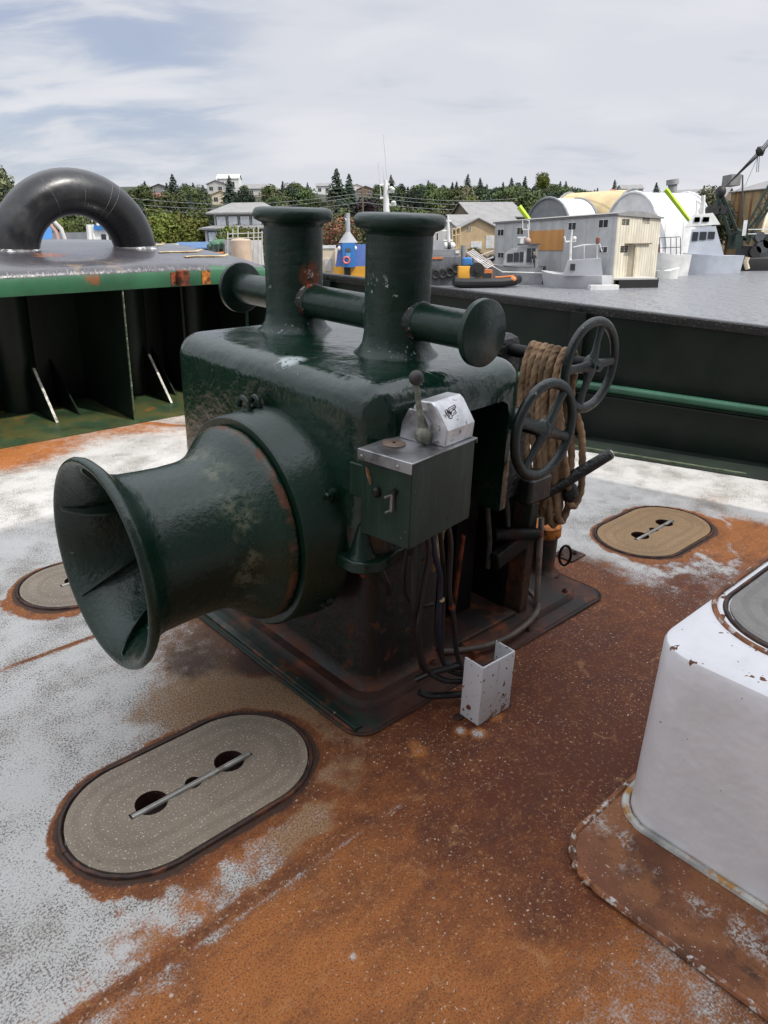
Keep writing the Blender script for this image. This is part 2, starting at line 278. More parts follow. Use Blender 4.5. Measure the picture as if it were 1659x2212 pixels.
def bv(o,w,seg=3,ang=40):
    b=o.modifiers.new('b','BEVEL'); b.width=w; b.segments=seg; b.limit_method='ANGLE'; b.angle_limit=math.radians(ang); b.harden_normals=False
    o.data.polygons.foreach_set('use_smooth',[True]*len(o.data.polygons))
    return o
def bake(o,cutters=()):
    for c in cutters:
        m=o.modifiers.new('c','BOOLEAN'); m.operation='DIFFERENCE'; m.object=c; m.solver='EXACT'
    bpy.context.view_layer.update(); dg=bpy.context.evaluated_depsgraph_get()
    me=bpy.data.meshes.new_from_object(o.evaluated_get(dg)); o.modifiers.clear(); o.data=me
    for c in cutters: bpy.data.objects.remove(c)
def copy_tree(o,parent=None):
    c=o.copy(); col.objects.link(c)
    if parent: c.parent=parent
    for ch in [x for x in bpy.data.objects if x.parent==o]: copy_tree(ch,c)
    return c
def stadium(cx,cy,hl,hw,n=20,r=None):
    r=r or hw; a=hl-r; b=hw-r; P=[]
    for (sx,sy,a0) in ((1,1,0),(-1,1,90),(-1,-1,180),(1,-1,270)):
        for i in range(n+1):
            t=math.radians(a0+90*i/n); P.append((cx+sx*a+r*math.cos(t),cy+sy*b+r*math.sin(t)))
    return P
def rrect(x0,x1,y0,y1,r,n=6): return stadium((x0+x1)/2,(y0+y1)/2,(x1-x0)/2,(y1-y0)/2,n,r)
def sd_st(x,y,cx,cy,hl,hw):              # numpy signed distance to a stadium along x
    dx=np.maximum(np.abs(x-cx)-(hl-hw),0); return np.sqrt(dx*dx+(y-cy)**2)-hw
# ------------------------------------------------------------------ deck
OV=[(.765,1.575,.372,.218),(1.12,2.985,.365,.215),(3.515,1.612,.375,.222)]     # flush covers: centre, half length, half width
def dk(u,v):                              # stain sample position on the deck plane
    r=RD@dv(u,v); t=-1.6/r.z; return (r.x*t,r.y*t)
S=[ # u,v, rust, tone, grime, tan
(60,1500,0,.5,0,0),(60,1700,0,.5,0,0),(60,1900,0,.5,0,0),(40,2100,.05,.5,0,0),(110,2200,.2,.6,0,0),(250,1500,.05,.5,.1,.1),(200,1620,.02,.5,0,0),(150,1150,0,.5,0,0),(300,950,.1,.9,0,0),(200,1000,0,.5,0,0),(60,1050,.1,.8,0,0),
(50,1350,0,.5,0,0),(150,1400,.1,.6,0,0),(1300,1000,.02,.5,0,0),(1500,1030,.05,.8,0,0),(1640,1100,.12,.9,0,0),(1350,1060,0,.5,0,0),(330,1960,.22,.7,0,0),(500,1880,.3,.7,0,.15),(250,1900,.1,.6,0,0),(1265,1130,.0,.5,0,0),(1285,1170,.12,.5,0,0),
(1400,1240,.38,.3,0,0),(1560,1090,.25,.9,0,0),(180,2000,.05,.5,0,0),(300,2030,.45,.7,0,.5),(380,2000,.55,.75,0,.5),(250,2130,.30,.7,0,.2),(1610,1150,.95,1,0,0),(1560,1165,.95,.9,0,0),(1520,1250,.5,.2,0,0),
(500,2150,.9,.95,0,.12),(700,2050,.9,.8,0,.05),(340,2190,.8,1,0,.2),(900,2100,.9,.75,0,.05),(1100,2100,.88,.65,0,0),(1250,2150,.7,.75,0,.1),(1300,2190,.55,.8,0,.1),(800,1900,1,.6,0,0),(620,2000,1,.8,0,.1),
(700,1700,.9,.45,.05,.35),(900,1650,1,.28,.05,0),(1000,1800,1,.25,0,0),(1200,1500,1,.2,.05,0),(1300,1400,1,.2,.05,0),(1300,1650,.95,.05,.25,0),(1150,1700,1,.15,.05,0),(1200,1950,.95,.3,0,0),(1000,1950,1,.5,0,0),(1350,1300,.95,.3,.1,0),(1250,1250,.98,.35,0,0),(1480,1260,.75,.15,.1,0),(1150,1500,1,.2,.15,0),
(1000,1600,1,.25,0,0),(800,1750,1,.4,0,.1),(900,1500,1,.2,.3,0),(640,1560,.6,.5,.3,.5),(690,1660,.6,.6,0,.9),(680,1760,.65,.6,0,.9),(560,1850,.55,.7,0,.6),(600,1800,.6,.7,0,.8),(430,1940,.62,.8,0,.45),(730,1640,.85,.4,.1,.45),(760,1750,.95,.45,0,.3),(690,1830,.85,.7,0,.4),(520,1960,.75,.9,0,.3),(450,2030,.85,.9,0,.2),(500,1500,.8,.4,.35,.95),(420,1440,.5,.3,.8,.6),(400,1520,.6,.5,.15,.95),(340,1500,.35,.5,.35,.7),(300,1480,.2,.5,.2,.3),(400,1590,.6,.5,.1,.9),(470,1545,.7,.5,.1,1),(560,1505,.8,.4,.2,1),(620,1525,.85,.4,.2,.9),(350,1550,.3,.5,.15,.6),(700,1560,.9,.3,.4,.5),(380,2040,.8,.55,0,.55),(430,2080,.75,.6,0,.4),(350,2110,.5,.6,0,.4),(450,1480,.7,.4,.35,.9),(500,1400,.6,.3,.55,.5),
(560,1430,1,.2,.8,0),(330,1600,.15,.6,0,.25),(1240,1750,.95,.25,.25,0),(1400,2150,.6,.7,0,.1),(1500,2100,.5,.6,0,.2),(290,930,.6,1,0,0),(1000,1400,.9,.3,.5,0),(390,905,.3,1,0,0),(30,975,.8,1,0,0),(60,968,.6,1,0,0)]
def build_deck():
    x=np.concatenate([np.arange(-6,-.3,.3),np.arange(-.3,5.3,.0135),np.arange(5.3,6.01,.2)])
    y=np.concatenate([np.arange(-6,-.0,.3),np.arange(.0,6.1,.0135),[6.3]])
    nx,ny=len(x),len(y); X,Y=np.meshgrid(x,y,indexing='ij'); X=X.ravel(); Y=Y.ravel()
    P=np.array([dk(s[0],s[1]) for s in S]); V=np.array([s[2:] for s in S],float)
    num=np.zeros((len(X),4)); den=np.zeros(len(X))+1e-12
    for i in range(len(P)):
        d=np.hypot(P[i,0],P[i,1]); sg=.045+.07*d
        w=1/((((X-P[i,0])**2+(Y-P[i,1])**2)/sg**2)+.15)**2; num+=w[:,None]*V[i]; den+=w
    A=num/den[:,None]
    # patchy noise for outlines
    def smn(sc_,seed):
        rng=np.random.default_rng(seed); g=rng.random((256,256)); fx=(X*sc_)%255; fy=(Y*sc_)%255; ix=fx.astype(int); iy=fy.astype(int); tx=fx-ix; ty=fy-iy; tx=tx*tx*(3-2*tx); ty=ty*ty*(3-2*ty)
        return g[ix,iy]*(1-tx)*(1-ty)+g[ix+1,iy]*tx*(1-ty)+g[ix,iy+1]*(1-tx)*ty+g[ix+1,iy+1]*tx*ty
    n1=smn(9,1)*.5+smn(22,2)*.3+smn(50,3)*.2; n2=smn(5,4)*.6+smn(14,5)*.4
    for k,(cx,cy,hl,hw) in enumerate(OV):
        d=sd_st(X,Y,cx,cy,hl,hw)
        side=(.55 if k==0 else .4)+.65*((cy-Y)/hw if k!=1 else (cy-Y)/hw+.2); side=np.clip(side,.12,1.3)*(1 if k else 1-.6*np.clip((cx-.12-X)*5,0,1)*np.clip((Y-cy+.16)*6,0,1))
        wd=(.006+.26*np.clip(n1-.28,0,1)*(.4+n2))*side+.006
        dark=np.clip(1-(d-.016)/(wd*.36),0,1); orng=np.clip(1-(d-.02-wd*.3)/(wd*.8),0,1); wht=np.exp(-((d-.055-wd*1.15)/.04)**2)*(.35+.65*n2)*(1. if k!=0 else np.clip((cx+.12-X)*7,0,1)*np.clip((cy+.16-Y)*9,0,1)+np.exp(-((X-.98)**2+(Y-1.27)**2)/.004)*.9)
        A[:,0]=A[:,0]*(1-wht*.8)+.04*wht*.8; A[:,3]*=(1-wht*.8); A[:,2]*=(1-wht*.7)
        A[:,0]=np.maximum(A[:,0],orng*1.05); A[:,1]=A[:,1]*(1-orng)+orng*(.6 if k!=0 else .42); A[:,3]*=1-orng*.8
        A[:,2]=np.maximum(A[:,2],dark*.95)
    # lap seams of the deck plates
    Z=np.zeros(len(X))
    def seam(d,on,wr,h=.004):
        nonlocal Z
        k=np.exp(-(d/wr)**2)*on; A[:,0]=np.maximum(A[:,0],k*.95); A[:,1]=A[:,1]*(1-k)+.45*k; A[:,2]=np.maximum(A[:,2],k*.38*(.4+n1)); A[:,3]*=1-k
        Z+=h*np.exp(-(d/.012)**2)*on
    seam(Y-1.13+.012*(n2-.5)-.012,np.clip((X-.0)*6,0,1)*np.clip((1.42-X)*8,0,1),.030,.005)
    kk=np.exp(-((Y-1.118+.010*(n1-.5))/.0065)**2)*np.clip((X-.35)*6,0,1)*np.clip((1.42-X)*8,0,1)*(n1>.40); A[:,0]=A[:,0]*(1-kk*.45); A[:,2]*=1-kk
    seam(Y-2.52,np.clip((X-.45)*6,0,1)*np.clip((1.2-X)*8,0,1),.014,.003)
    seam((Y-.93)-.35*(X-1.9),np.clip((X-1.45)*6,0,1)*np.clip((2.9-X)*8,0,1)*.0,.02,.003)
    # base-plate rust halo, darker on its left side
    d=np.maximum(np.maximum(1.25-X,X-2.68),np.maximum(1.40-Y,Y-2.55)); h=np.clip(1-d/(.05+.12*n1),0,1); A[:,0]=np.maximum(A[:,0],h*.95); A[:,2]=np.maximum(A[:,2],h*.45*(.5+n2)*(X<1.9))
    # patchy orange rust along the edge of the green strip
    d=Y-5.06; h=np.exp(-(d/.03)**2)*(n1>.45); A[:,0]=np.maximum(A[:,0],h*.5); A[:,1]=np.where(h>.2,1,A[:,1])
    # rust runs off the gusset foot
    for (gx,gy,L,wd,dx) in ((2.30,5.08,.55,.035,.75),(1.45,5.06,.25,.03,.2),(2.7,5.1,.3,.05,.0),(1.2,5.0,.3,.1,0)):
        t=(gy-Y)/L; on=(t>0)&(t<1); dd=np.abs(X-(gx+dx*(gy-Y))-.05*(n2-.5)); k=np.where(on,np.exp(-(dd/(wd*(1+1.2*np.clip(t,0,1))))**2)*(1-np.clip(t,0,1)),0)*(.6+.8*n1)
        A[:,0]=np.maximum(A[:,0],np.clip(k*1.3,0,1)); A[:,1]=np.maximum(A[:,1],np.clip(k*1.6,0,1))
    # white/orange burn marks where brackets were welded
    for (ux,vy,rr,kind) in ((995,1578,.018,0),(1035,1584,.022,0),(1068,1545,.022,1),(905,1622,.02,1),(895,1608,.015,1),(763,2068,.0135,0)):
        px,py=dk(ux,vy); d=np.hypot(X-px,Y-py); k=np.clip(1.4-d/rr*(.6+.8*n1),0,1)
        A[:,1]=np.maximum(A[:,1],np.clip(1.9-d/rr,0,1)); A[:,0]=A[:,0]*(1-k*(.8 if kind==0 else .45)); A[:,2]*=1-np.clip(k*2,0,1)
    px,py=dk(763,2068); d=np.hypot(X-px,Y-py); A[:,2]=np.maximum(A[:,2],np.clip(1.2-d/.009,0,1)*.7)
    px,py=dk(1272,1722-252); 
    for (ux,vy,rr) in ((1272,1470,.010),(1240,1640,.008),(1225,1565,.006),(140,2185,.006),(1068,1640,.005)):
        px,py=dk(ux,vy); d=np.hypot(X-px,Y-py); A[:,2]=np.maximum(A[:,2],np.clip(1.6-d/rr,0,1))
    # sagging, hand-laid steel: very slight unevenness
    Z+=.006*(n2-.5)*np.clip((Y-.2),0,1)*.4
    ix=np.arange(nx*ny).reshape(nx,ny)
    F=np.stack([ix[:-1,:-1].ravel(),ix[1:,:-1].ravel(),ix[1:,1:].ravel(),ix[:-1,1:].ravel()],1)
    fx=X[F].mean(1); fy=Y[F].mean(1); keep=np.ones(len(F),bool)
    for (cx,cy,hl,hw) in OV: keep&=~(sd_st(fx,fy,cx,cy,hl,hw)<-.004)
    keep&=~((fx>5.28)|((fy>5.95)))
    F=F[keep]
    me=bpy.data.meshes.new('deck'); V3=np.stack([X,Y,Z],1)
    me.vertices.add(len(V3)); me.vertices.foreach_set('co',V3.ravel()); me.loops.add(len(F)*4); me.loops.foreach_set('vertex_index',F.ravel().astype(np.int32))
    me.polygons.add(len(F)); me.polygons.foreach_set('loop_start',np.arange(0,len(F)*4,4,dtype=np.int32)); me.polygons.foreach_set('loop_total',np.full(len(F),4,np.int32))
    me.polygons.foreach_set('use_smooth',np.ones(len(F),bool)); me.update(calc_edges=True); me.validate()
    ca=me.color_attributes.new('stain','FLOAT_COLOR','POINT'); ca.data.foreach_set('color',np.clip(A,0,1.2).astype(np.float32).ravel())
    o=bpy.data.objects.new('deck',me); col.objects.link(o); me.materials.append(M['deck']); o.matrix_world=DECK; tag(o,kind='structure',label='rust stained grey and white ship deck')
build_deck()
# green painted waterway under the forward box, dark waterway along the starboard bulwark
o=single('waterway',MB().box(-3,3.62,5.06,6.0,-.02,.008),'deckgreen','sunlit green painted strip of deck under the forward box','painted strip',(0,5.06,0),fr=DECK,kind='structure')
BA,BB=Vector((4.10,3.88,0)),Vector((5.05,.80,0))     # inner edge of the starboard waterway (deck frame)
def sb(t,off,z):                                       # point along the starboard bulwark, off metres outboard
    d=Vector((4.792-4.333,1.527-2.721,0)).normalized(); n=Vector((-d.y,d.x,0)); n=n if n.x>0 else -n
    return Vector((4.333,2.721,0))+d*t+n*off+Vector((0,0,z))
def strip(t0,t1,o0,o1,z0,z1,dz=0,dz1=0):
    m=MB(); v=[sb(t,o,z+(dz if t==t0 else dz1)) for t in (t0,t1) for o in (o0,o1) for z in (z0,z1)]
    return m.add(v,[(0,1,3,2),(4,6,7,5),(0,4,5,1),(2,3,7,6),(0,2,6,4),(1,5,7,3)])
T0,T1=-3.2,2.6
single('waterway',strip(T0,T1,0,.36,-.02,.010),'darkway','dark painted strip of deck along the starboard bulwark','painted strip',sb(0,0,0),fr=DECK,kind='structure')
bw=thing('bulwark','dark green steel bulwark with a black cap rail along the ship side','bulwark',sb(0,.33,0),fr=DECK)
ztop=lambda t: .925-.034*t
m=MB(); v=[]
for t in (T0,T1): 
    for o_ in (.34,.352): v+=[sb(t,o_,0),sb(t,o_-.02,ztop(t))]
m.add(v,[(0,1,3,2),(4,6,7,5),(0,4,5,1),(2,3,7,6),(0,2,6,4),(1,5,7,3)]); part('plate',m,'blackgreen',bw,sm=False)
m=MB(); v=[sb(t,o_,ztop(t)+z) for t in (T0,T1) for o_ in (.305,.365) for z in (0,.014)]
m.add(v,[(0,1,3,2),(4,6,7,5),(0,4,5,1),(2,3,7,6),(0,2,6,4),(1,5,7,3)]); v=[sb(t,o_,ztop(t)-z) for t in (T0,T1) for o_ in (.298,.310) for z in (.045,-.010)]
m.add(v,[(0,1,3,2),(4,6,7,5),(0,4,5,1),(2,3,7,6),(0,2,6,4),(1,5,7,3)])
M['cap']=mat('black_cap_rail',(.010,.010,.010),.45,vary=.3,bumps=[(90,.5,.003)],layers=[dict(c=(.16,.17,.165),s=90,lo=.56,hi=.64,r=.7,a=.6)])
part('cap_rail',m,'cap',bw,sm=False,bevel=.004)
for t in (-.09,1.95,-2.1):
    m=MB(); n=sb(0,1,0)-sb(0,0,0); dd=sb(1,0,0)-sb(0,0,0)
    a=[sb(t,.345,.01),sb(t,.10,.01),sb(t,.13,.12),sb(t,.255,.50),sb(t,.265,ztop(t)-.01),sb(t,.34,ztop(t)-.01)]
    m.plate(a,.012)
    v=[sb(t+q,o_,z) for q in (-.045,.045) for (o_,z) in ((.10,.01),(.112,.01),(.265,ztop(t)-.02),(.277,ztop(t)-.02))]
    b=[sb(t+q,o_,z) for q in (-.045,.055) for o_,z in ((.235,.012),(.247,.012),(.247,ztop(t)-.03),(.235,ztop(t)-.03))]
    m.add(b,[(0,1,2,3),(7,6,5,4),(0,4,5,1),(1,5,6,2),(2,6,7,3),(3,7,4,0)])
    part('stanchion',m,'blackgreen',bw,sm=False)
m=MB(); m.tube([sb(t,.262,.40-.034*t*.5) for t in (T0,-2,-1,0,1,T1)],.030,14); part('rail_pipe',m,'pipegreen',bw)
m=MB(); m.add([sb(t,o_,.335-.017*t+z) for t in (T0,T1) for o_ in (.25,.34) for z in (0,.012)],[(0,1,3,2),(4,6,7,5),(0,4,5,1),(2,3,7,6),(0,2,6,4),(1,5,7,3)]); part('stringer',m,'blackgreen',bw,sm=False)
m=MB(); m.add([sb(t,o_,z) for t in (-.2,1.15) for o_ in (.02,.045) for z in (.010,.020)],[(0,1,3,2),(4,6,7,5),(0,4,5,1),(2,3,7,6),(0,2,6,4),(1,5,7,3)])
part('weld_strip',m,mat('pale_green_weld',(.10,.12,.075),.6,vary=.5,vscale=20,layers=[dict(c=(.6,.6,.55),s=6,lo=.62,hi=.64)]),bw,sm=False)
# ------------------------------------------------------------------ forward box with staple
fb=thing('towing_box','long dark box with green edge and grey top carrying the black pipe staple','deck box',(2.4,6.0,0),fr=DECK)
x0,x1,yb,zt,zu=.2,3.50,5.10,1.085,.945
# top slab: slightly crowned, rounded front edge, drooping right end
m=MB(); prof=[(yb,zu),(yb-.004,zu+.01),(yb-.004,1.055),(yb+.02,1.085),(yb+.07,1.105),(yb+.30,1.128),(yb+.8,1.155),(yb+1.3,1.17),(yb+1.9,1.16),(yb+1.9,1.0),(yb+.05,zu)]
xs=[x0,1.0,1.6,2.2,2.7,3.0,3.25,3.42,3.47,3.50,3.51]; vs=[]
for i,xx in enumerate(xs):
    drop=0 if xx<2.6 else -.04*((xx-2.6)/.9)**2; ed=0 if i<len(xs)-3 else [0,-.01,-.045][i-len(xs)+3]
    for (yy,zz) in prof: vs.append((xx,yy,zz+(drop+ed if zz>1.0 else (drop*.2 if zz<zu+.02 else drop))))
n=len(prof); fs=[(j*n+k,(j*n+(k+1)%n),((j+1)*n+(k+1)%n),(j+1)*n+k) for j in range(len(xs)-1) for k in range(n)]+[tuple(range(n-1,-1,-1)),tuple(range((len(xs)-1)*n,len(xs)*n))]
m.add(vs,fs); o=part('top_plate',m,'boxtop',fb,ang=50)
me=o.data; me.materials.append(M['boxgreen'])
for p in me.polygons:
    if p.normal.y<-.75 and p.center.z<1.058+.0: p.material_index=1
m=MB(); m.box(-3,3.72,5.98,6.02,0,1.05); part('back_plate',m,'blackgreen',fb,sm=False)
m=MB(); m.box(3.44,3.47,5.35,5.97,.0,.96); m.box(3.0,3.02,5.6,5.97,0,.95); part('end_plate',m,'blackgreen',fb,sm=False)
def web(x,pts,th=.012): return MB().plate([(x,y,z) for y,z in pts],th)
part('web_frame',web(2.295,[(5.14,.008),(5.97,.008),(5.97,.945),(5.112,.945)],.012),'blackgreen',fb,sm=False)
part('edge_bead',MB().tube([(2.301,5.138,.01),(2.301,5.125,.45),(2.301,5.110,.942)],.007,6),mat('worn_bead',(.06,.09,.05),.5,vary=.5,vscale=40,layers=[dict(c=(.3,.3,.25),s=60,lo=.58,hi=.64)]),fb)
for bx in (1.83,2.74,.95,3.3):
    m=MB(); m.lathe((bx-.06,5.92,0),(0,0,1),[(.01,.13),(.945,.15)],20); part('vertical_pipe',m,'blackgreen',fb)
    br=part('bracket',web(bx-.005,[(5.40,.01),(5.86,.01),(5.86,.42),(5.80,.42)],.014),'blackgreen',fb,sm=False)
    part('bracket_edge',MB().plate([(bx-.006,5.398,.012),(bx+.012,5.398,.012),(bx+.012,5.72,.352),(bx-.006,5.72,.352)],-.008),'deckwhite',br,sm=False)
for x_,y_ in ((2.05,5.5),(2.9,5.6)): part('knee',MB().plate([(x_,y_,.01),(x_,5.97,.35),(x_,5.97,.01)],.012),'blackgreen',fb,sm=False)
# staple
ac=Vector((2.425,6.0,1.13)); rr=.425; pr=.164; pts=[]
x_l,x_r=1.93,2.86; R_=(x_r-x_l)/2; cxm=(x_l+x_r)/2
pts=[(x_l,6.02,1.04)]+[(cxm-R_*math.cos(math.radians(a)),6.02,1.10+R_*.98*math.sin(math.radians(a))) for a in range(0,181,6)]+[(x_r,6.02,1.04)]
st_=part('staple_pipe',MB().tube(pts,pr,36),'arch',fb,label='big black bent pipe staple')
for (fx) in (x_l,x_r):
    part('staple_weld',MB().lathe((fx,6.02,1.135),(0,0,1),[(0,.19),(.02,.175),(.035,.16)],32),mat('pale_weld',(.10,.10,.105),.45,vary=.5,vscale=20,layers=[dict(c=(.5,.5,.5),s=30,lo=.52,hi=.58)],bumps=[(40,.8,.006)]),fb)
for sx in (118,124,95,66):
    part('staple_seam',MB().tube([(cxm-(R_+(pr+.0005)*math.cos(math.radians(b)))*math.cos(math.radians(sx)),6.02-(pr+.0005)*math.sin(math.radians(b)),1.10+(R_+(pr+.0005)*math.cos(math.radians(b)))*.98*math.sin(math.radians(sx))) for b in range(0,181,10)],.0016,5),mat('chalk_seam',(.13,.13,.13),.6,vary=.5,vscale=60),st_)
# rusty pipe stub, rust patch and yellowed strips on the box
m=MB(); m.lathe((2.75,yb-.035,.955),(0,0,1),[(0,.045),(.02,.043),(.10,.045),(.105,.038)],18); part('pipe_stub',m,'rust',fb,label='rusty pipe stub on the green edge')
part('rust_patch',MB().box(2.665,2.71,yb-.010,yb-.0045,.955,1.045),'rust',fb); part('rust_patch',MB().box(2.915,2.985,yb-.010,yb-.0045,.950,1.046),'orange_rust',fb)
for i,(xa,ya,xb,yb2) in enumerate(((2.94,5.37,3.40,5.50),(2.86,5.62,3.32,5.76),(2.90,6.05,3.22,6.22))):
    def zz(x,y):
        z=np.interp(y,[p[0] for p in prof[3:9]],[p[1] for p in prof[3:9]]); return z+.003-(0 if x<2.6 else .04*((x-2.6)/.9)**2)
    m=MB(); k=8; vs=[]
    for j in range(k+1):
        t=j/k; x=xa+(xb-xa)*t; y=ya+(yb2-ya)*t+.01*math.sin(7*t+i)
        for (dy,dz) in ((-.022,0),(.022,0),(.022,.004),(-.022,.004)): vs.append((x,y+dy,zz(x,y)+dz+(.015*max(0,t-.9)*10)))
    fs=[(j*4+q,j*4+(q+1)%4,j*4+4+(q+1)%4,j*4+4+q) for j in range(k) for q in range(4)]+[(3,2,1,0),(k*4,k*4+1,k*4+2,k*4+3)]
    m.add(vs,fs); single('wood_strip',m,'tape',['yellowed flat strip on the grey box top nearest its front edge','middle one of three yellowed strips on the grey box top','short yellowed strip on the grey box top nearest the staple foot'][i],'strip',(xa,ya,1.12),group='yellowed strips lying on the box top',fr=DECK,sm=False)
# ------------------------------------------------------------------ manhole covers
M['recess']=mat('rust_red_recess',(.030,.010,.006),.6,vary=.5,vscale=40,layers=[dict(c=(.25,.24,.22),s=90,lo=.64,hi=.68)])
def manhole(cx,cy,hl,hw,label,cm,z=0,bar=True,lip='ringrust',r=None):
    t=thing('manhole_cover',label,'manhole cover',(cx,cy,z),'oval manhole covers with a lift bar' if bar else None,fr=DECK)
    def st(o,n=20): return stadium(cx,cy,hl+o,hw+o,n,(r+o) if r else None)
    # lip ring
    m=MB(); outs=[(.007,-.035),(.008,.002),(.005,.007),(-.002,.0085),(-.006,.003),(-.007,-.035)]
    rings=[st(o) for o,_ in outs]; n=len(rings[0]); vs=[]
    for R2,(o,zz) in zip(rings,outs):
        for k,(x,y) in enumerate(R2): vs.append((x,y,z+zz+.0016*math.sin(k*1.7+cx)*(zz>0)))
    m.add(vs,[(j*n+k,j*n+(k+1)%n,(j+1)*n+(k+1)%n,(j+1)*n+k) for j in range(len(outs)-1) for k in range(n)]); part('rim',m,lip,t)
    m=MB(); m.prism(st(-.010),z-.052,z+.006); c=part('cover_plate',m,cm,t,sm=False)
    cut=[]
    if bar:
        for k,s_ in enumerate((-1,1)):
            q=MB(); q.lathe((cx+s_*.127,cy+.012,z-.046),(0,0,1),[(0,.046),(.08,.046)],28); cu=mkobj('cut',q,M[cm],Vector((cx,cy,z)),False); cu.parent=t; cut.append(cu)
        for q in (MB().box(cx-.196,cx+.196,cy-.011,cy+.011,z-.0165,z+.03),MB().lathe((cx,cy+.004,z-.0165),(0,0,1),[(0,.024),(.05,.024)],20)):
            cu=mkobj('cut',q,M[cm],Vector((cx,cy,z)),False); cu.parent=t; cut.append(cu)
        cut=cut
        bpy.context.view_layer.update()
        # widen the holes through the plate by a deeper recess pan beneath
        bake(c,cut); c.data.materials.append(M['recess'])
        for p in c.data.polygons:
            if p.center.z<.004 and abs(p.center.x)<.21 and abs(p.center.y)<.07: p.material_index=1
        for s_ in (-1,1):
            q=MB(); pr_=[(.004,.0475),(-.0225,.0475),(-.0225,.0)]
            part('recess_pan',MB().lathe((cx+s_*.127,cy+.012,z),(0,0,1),[(-.0458,.0455),(-.0452,.0455)],28),mat('dark_red_recess',(.020,.005,.004),.5,vary=.5,vscale=40,layers=[dict(c=(.2,.2,.18),s=90,lo=.66,hi=.7)]),t)
        part('lift_bar',MB().tube([(cx-.192,cy-.002,z+.002),(cx+.188,cy-.004,z+.008)],.0098,14),'steel',t)
    return t
manhole(*OV[0],'large speckled oval manhole cover flush with the rusty deck, nearest of all the covers','cover')
manhole(*OV[1],'oval manhole cover half hidden behind the flared mouth of the big drum','cover')
manhole(*OV[2],'ochre oval manhole cover partly in sun, right of the handwheels','cover_o')
# ------------------------------------------------------------------ white hatch
ht=thing('hatch_coaming','tall white rounded steel hatch trunk with rust runs and chipped top edge','hatch',(2.0,.38,0),fr=DECK)
hx0,hx1,hy0,hy1,hz=1.600,3.3,-1.2,.695,.578
m=MB(); n=12; zs=[(0,0),(.03,0),(.2,0),(.4,0),(.50,0),(hz-.018,0),(hz-.006,.005),(hz,.018)]; vs=[]
for z_,ins in zs:
    for (x,y) in rrect(hx0+ins,hx1-ins,hy0+ins,hy1-ins,.115-ins,n): vs.append((x,y,z_))
N_=len(vs)//len(zs); fs=[(j*N_+k,j*N_+(k+1)%N_,(j+1)*N_+(k+1)%N_,(j+1)*N_+k) for j in range(len(zs)-1) for k in range(N_)]+[tuple(range((len(zs)-1)*N_,len(zs)*N_))]
m.add(vs,fs); part('trunk',m,'hatch',ht)
ol=rrect(hx0-.012,hx1+.01,hy0,hy1+.012,.12,12); k=len(ol)
part('base_weld',MB().tube([(x,y,.016+.003*math.sin(i*2.1)) for i,(x,y) in enumerate(ol)],.011,8,closed=True),mat('grey_orange_weld',(.40,.40,.37),.6,vary=.4,vscale=12,bumps=[(60,.5,.004)],layers=[dict(c=(.40,.20,.05),s=9,lo=.5,hi=.58)]),ht)
M['skirt']=mat('rusty_doubler',(.15,.052,.020),.7,vary=.45,vscale=5,bumps=[(40,.3,.004),(200,.3,.001)],layers=[dict(c=(.24,.095,.035),s=6,lo=.45,hi=.6),dict(c=(.46,.45,.42),s=9,lo=.50,hi=.66,s2=110,lo2=.44,hi2=.56,rng=[(0,-.56,-.44,.04)],a=.95,rough=.55),dict(c=(.40,.36,.30),s=8,lo=.60,hi=.66,rng=[(0,-.48,-.40,.02)],a=.9),dict(c=(.5,.42,.34),s=100,lo=.64,hi=.68),dict(c=(.06,.022,.012),s=150,lo=.58,hi=.64,a=.8),dict(c=(.06,.025,.015),s=8,lo=.6,hi=.7)])
part('doubler_plate',MB().prism(rrect(1.335,3.5,-1.4,.725,.14,10),-.01,.014),'skirt',ht,sm=False)
part('doubler_edge',MB().tube([(x+.003*math.sin(i*1.3),y,.011+.002*math.sin(i*1.9)) for i,(x,y) in enumerate(rrect(1.335,3.5,-1.4,.725,.14,40))],.010,7,closed=True),'weldwhite',ht)
hc_=manhole(2.21,.455,.405,.205,'grey oval cover set in the top of the white hatch trunk','cover_g',z=hz,bar=False,lip='weldlip' if 'weldlip' in M else 'ringrust')
m=MB(); ol=stadium(2.21,.455,.405+.030,.205+.030,16); part('outer_bead',MB().tube([(x,y,hz+.002) for x,y in ol],.0075,7,closed=True),'weldwhite',hc_)
# chipped paint flakes on the hatch top
# ------------------------------------------------------------------ white channel
X0c,Y0c=1.590,1.195
t=thing('cable_guard','short white steel channel with rust spots standing upright on the rusty deck','steel channel',(X0c,Y0c,0),fr=DECK)
w,dp,hh,th=.158,.082,.232,.0065
def RZ(a,c): return Matrix.Translation(Vector(c))@Matrix.Rotation(math.radians(a),4,'Z')@Matrix.Translation(-Vector(c))
poly=[(0,0),(w,0),(w,dp),(w-th,dp),(w-th,th),(th,th),(th,dp),(0,dp)]
m=MB().prism([(X0c+a,Y0c+b) for a,b in poly],.004,hh).xf(RZ(-2,(X0c,Y0c,0))); part('channel',m,'white_ch',t,sm=False,bevel=.0028)
part('weld_seam',MB().tube([(X0c+w*.5,Y0c-.0003,.01),(X0c+w*.5,Y0c-.0006,hh-.01)],.0013,6).xf(RZ(-2,(X0c,Y0c,0))),'white_ch',t)
part('plug',MB().lathe((X0c-.001,Y0c+.045,.055),(-1,0,0),[(0,.009),(.004,.008),(.006,.004)],14).xf(RZ(-2,(X0c,Y0c,0))),'rust',t)
for (px,py,s_) in ((X0c-.012,Y0c+.075,1),(X0c+w+.01,Y0c+.01,.8)):
    part('foot_tab',MB().lathe((px,py,0),(0,0,1),[(0,.018*s_),(.006,.016*s_),(.009,.006)],10),'ringrust',t)

